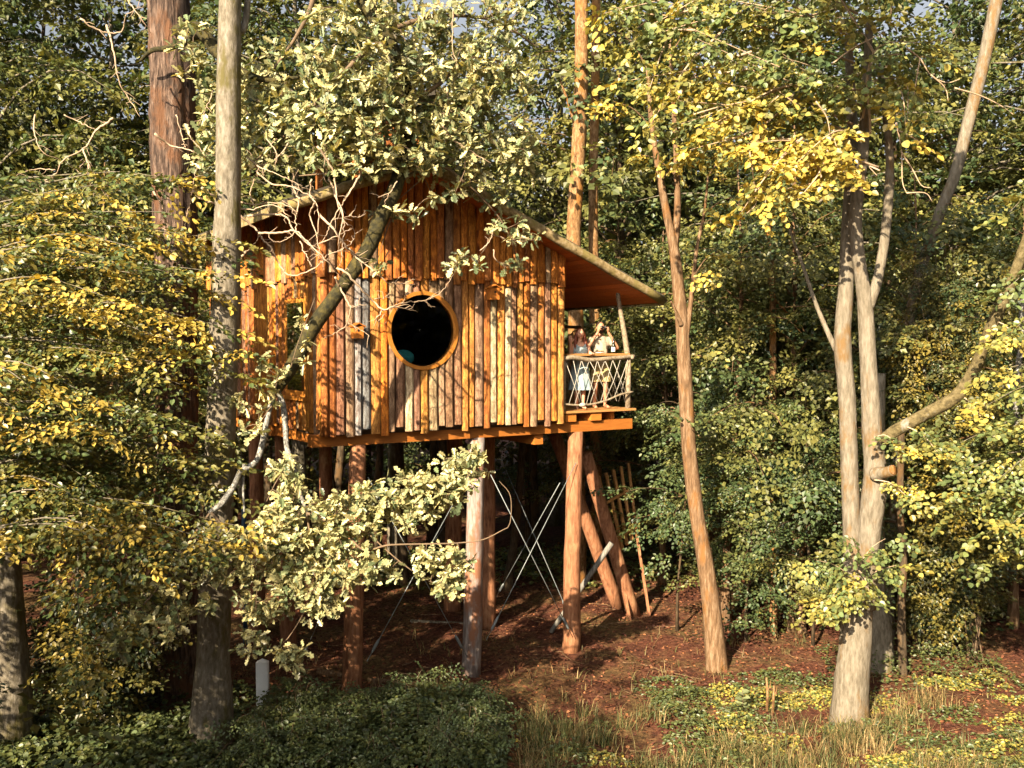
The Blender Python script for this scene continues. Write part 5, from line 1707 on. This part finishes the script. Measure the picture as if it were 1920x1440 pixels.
# grass: dense tufts front right, sparse elsewhere
def grass(name, label, places, hmin, hmax, tint, seed, mat='grass'):
    g_ = np.random.default_rng(seed)
    k = len(places)
    az = g_.uniform(0, 6.28, k); h = g_.uniform(hmin, hmax, k); ln_ = np.abs(g_.normal(.75, .4, k)) * h
    w = g_.uniform(.004, .008, k)
    dx, dy = np.cos(az), np.sin(az)
    V = np.empty((k, 5, 3))
    b = places
    V[:, 0] = b + np.stack([-dy * w, dx * w, 0 * w], -1); V[:, 1] = b + np.stack([dy * w, -dx * w, 0 * w], -1)
    m_ = b + np.stack([dx * ln_ * .4, dy * ln_ * .4, h * .65], -1)
    V[:, 2] = m_ + np.stack([dy * w * .7, -dx * w * .7, 0 * w], -1); V[:, 3] = m_ + np.stack([-dy * w * .7, dx * w * .7, 0 * w], -1)
    V[:, 4] = b + np.stack([dx * ln_, dy * ln_, h * g_.uniform(.75, 1.0, k)], -1)
    i = (np.arange(k) * 5)[:, None]
    o_ = mk(name, V.reshape(-1, 3), [i + np.array([[0, 1, 2, 3]]), i + np.array([[3, 2, 4]])], M[mat], None, False, {'tint': np.repeat(np.clip(tint + g_.normal(0, .3, k), 0, 1), 5)})
    return tag(o_, label, None, None, 'stuff')


def tufts(n, x0, x1, y0, y1, keep_fn, per, spread_):
    c_ = on_ground(n, x0, x1, y0, y1)
    c_ = c_[keep_fn(c_[:, 0], c_[:, 1])]
    k = gr.integers(per[0], per[1], len(c_))
    p_ = np.repeat(c_, k, axis=0)
    p_[:, :2] += gr.normal(0, spread_, (len(p_), 2))
    p_[:, 2] = gz(p_[:, 0], p_[:, 1]) - .01
    return p_, np.repeat(gr.random(len(c_)), k)


gk = lambda x, y: (fbm(x, y, 1.6) + (14.9 - y) * .20 > .55 + .12 * gr.random(len(x)))
pl_, tt = tufts(1500, .1, 9.5, 13.2, 16.6, gk, (6, 22), .06)
dry = tt > .70 - .08 * np.clip(pl_[:, 0] - 2.5, 0, 5)
grass('dry_grass', 'dry straw-coloured grass tufts at the sunny edge of the clearing', pl_[dry], .10, .40, .7, 1)
grass('green_grass', 'green grass tufts at the front edge of the clearing', pl_[~dry], .10, .42, .12, 3)
pl_, tt = tufts(520, -9, 9.5, 12.8, 20, lambda x, y: fbm(x, y, 1.1) > .5, (3, 9), .05)
grass('woodland_grass', 'sparse thin grass growing through the fallen leaves', pl_, .08, .28, .5, 2)


def cover(name, label, regions, mat, leaf, shape, tint, seed, lab_kind='stuff'):
    g_ = np.random.default_rng(seed)
    L = Leaves()
    for (x0, x1, y0, y1, n, hmax) in regions:
        x = g_.uniform(x0, x1, n); y = g_.uniform(y0, y1, n)
        ex = np.clip(np.minimum.reduce([(x - x0), (x1 - x), (y - y0), (y1 - y)]) / .45, .12, 1)
        hh = hmax * ex * (.55 + .75 * np.clip(fbm(x, y, 2.2), 0, 1))
        z = gz(x, y) + hh * g_.random(n) ** .55
        for k in range(3):          # three leaflets on a stalk
            az = g_.uniform(0, 6.28, n)
            d = np.stack([np.cos(az), np.sin(az), g_.normal(-.15, .25, n)], -1)
            L.add(np.stack([x, y, z], -1) + g_.normal(0, .02, (n, 3)), d, g_.normal(0, .45, (n, 3)) + (0, -.1, 1), leaf * g_.uniform(.6, 1.2, n), np.clip(g_.normal(tint, .3, n), 0, 1))
    o_ = L.build(name, shape, mat, None, lab_kind)
    return tag(o_, label)


cover('brambles', 'low dark green brambles in front of the left stilts', [(-4.4, -.1, 13.3, 15.9, 5600, .62), (-5.6, -4.6, 15.2, 16.9, 500, .4)], M['bramble'], .09, 'oval', .3, 5)
cover('ground_ivy', 'leafy ground cover at the foot of the left trunks', [(-8.5, -4.2, 13.2, 15.4, 3600, .32), (-9, -5.5, 15.4, 18, 1200, .3)], M['bramble'], .085, 'round', .35, 6)
pr = np.random.default_rng(91)
spots = []
for _ in range(64):
    x, y = pr.uniform(.2, 9.4), pr.uniform(13.3, 17.4)
    if x < 2.8 and y > 15.2: continue
    w_ = pr.uniform(.22, .6)
    spots.append((x - w_, x + w_, y - w_ * .8, y + w_ * .8, int(300 * w_), pr.uniform(.12, .45)))
cover('low_plants', 'patchy low green plants among the grass on the right', spots[::2] + [(6.2, 9.5, 16.8, 19, 900, .5)], M['bramble'], .06, 'oval', .4, 7)
cover('sun_tinted_plants', 'low plants at the front edge on the right, sunlight put into their yellowish colour', spots[1::2], M['lime'], .06, 'oval', .35, 9)  # every other patch gets a brighter leaf colour, standing in for sunlight
cover('forest_undergrowth', 'low green undergrowth at the back of the shaded clearing', [(-8, 13, 24.0, 28, 3800, .5), (5.5, 12, 20.5, 24, 1200, .4)], M['wood_leaf'], .12, 'oval', .45, 8)

# arching bramble canes
bc = np.random.default_rng(55)
L = Leaves(); tw = MB()
for _ in range(150):
    x, y = bc.uniform(-4.3, -.2), bc.uniform(13.5, 15.8)
    ex = min(1, (x + 4.5) / .5, (.1 - x) / .6, (16.0 - y) / .4)
    b0 = np.array((x, y, float(gz(x, y)) - .02)); az = bc.uniform(0, 6.28); h = bc.uniform(.35, .85) * max(.4, ex); ln_ = bc.uniform(.25, .7)
    dr = np.array((math.cos(az), math.sin(az), 0))
    l = smooth_line([b0, b0 + dr * ln_ * .35 + (0, 0, h), b0 + dr * ln_ + (0, 0, h * .75)], 7)
    tw.tube(l, np.linspace(.006, .003, 7), 4, cap=False)
    dress_branch(L, TPL_NEAR, bc, l, .3, .14, .40, lambda q, f: float(np.clip(bc.normal(.2, .2), 0, 1)), pitch=(.2, .35), roll=.5)
o = L.build('bramble_leaves', 'oval', M['bramble'], None, 'stuff'); o['label'] = 'leafy arching bramble canes over the low green patch before the stilts'
o = tw.build('bramble_canes', M['twig'], None); o['kind'] = 'stuff'; o['label'] = 'thin arching stems of the brambles before the stilts'
# fallen twigs
tw = MB()
for _ in range(260):
    x, y = bc.uniform(-6, 9), bc.uniform(13.6, 24)
    az = bc.uniform(0, 6.28); ln_ = bc.uniform(.15, .9); r_ = bc.uniform(.004, .014)
    q = [np.array((x + math.cos(az + .2 * k_) * ln_ * k_ / 3, y + math.sin(az + .2 * k_) * ln_ * k_ / 3, 0)) for k_ in range(4)]
    for v in q: v[2] = float(gz(v[0], v[1])) + r_ + .012
    tw.tube(q, np.linspace(r_, r_ * .5, 4), 4, noise=.08)
o = tw.build('fallen_twigs', M['tan_bark'], None); o['kind'] = 'stuff'; o['label'] = 'small dry twigs scattered over the fallen leaves'

# broken dry stems
for k, (x, y, d, h, lb) in enumerate(((1438, 1320, 15.9, .62, 'broken orange dry stem standing in the grass left of the many-stemmed tree'), (1449, 1318, 15.8, .5, 'shorter dry stem leaning beside the broken orange stem'))):
    q = P(x, y, d); q[2] = float(gz(q[0], q[1])) - .03
    mb = MB(); mb.tube([(0, 0, 0), (.01, 0, h * .5), (-.015 + .03 * k, .0, h)], [.028, .024, .016], 7, noise=.06)
    mb.tube([(.005, 0, h * .55), (.05, -.02, h * .8), (.06, -.02, h * .95)], [.012, .008, .004], 5)
    o = mb.build('dry_stem', M['pine_bark'], None, True); o.location = q
    tag(o, lb, 'dry stem')
q = P(1392, 1310, 15.8); q[2] = float(gz(q[0], q[1]))
yp = thing('young_plant', 'pale green young plant in the grass right of the slender tree foot', 'plant', tuple(q))
MB().tube([(0, 0, -.03), (.01, 0, .2), (0, 0, .36)], [.008, .006, .004], 5).build('stem', M['twig'], yp, True)
for k in range(9):
    L = Leaves(); az = k * 2.4
    L.add(np.array([[0, 0, .08 + .03 * k]]), np.array([[math.cos(az), math.sin(az), .25]]), np.array([[0, 0, 1.0]]), np.array([.14]), np.array([.1]))
    L.build('leaf', 'round', M['oak'], yp)

# ------------------------------------------------------------------ trees outside the frame; those at front left added to shade the ground
GO = 'trees of the wood going on beside the clearing'
off = forest_tree('hornbeam_tree', 'unseen leafy tree added outside the picture, in a set that shades the ground', 'tree', GO, 300, 8.2, .8, 2.6, .12, M['tan_bark'], M['wood_leaf'])
spread(off, [(-5.7, 5.0, .92), (-8.0, 7.4, .95), (-4.6, 2.5, .85), (-10.8, 10.2, 1.0), (-9.5, 4.0, 1.05), (-13.6, 12.8, 1.1), (12.5, 15.0, 1.2), (14.5, 18.5, 1.2), (-6.6, .6, 1.2), (-8.6, -3.6, 1.3), (-9.5, -.5, 1.2)], rg)
far_off = copy_tree(can[0], 'tall tree at the far side of the meadow behind the viewer', GO)
far_off.location = (22, -14, 0)
for x, y in ((14, -22), (30, -8), (4, -28), (34, 4), (-30, 12), (-26, 20), (26, 14)):
    c_ = copy_tree(can[int(abs(x)) % 3], 'tall tree at the far side of the meadow behind the viewer', GO)
    c_.location = (x, y, 0); c_.rotation_euler = (0, 0, x * .7)
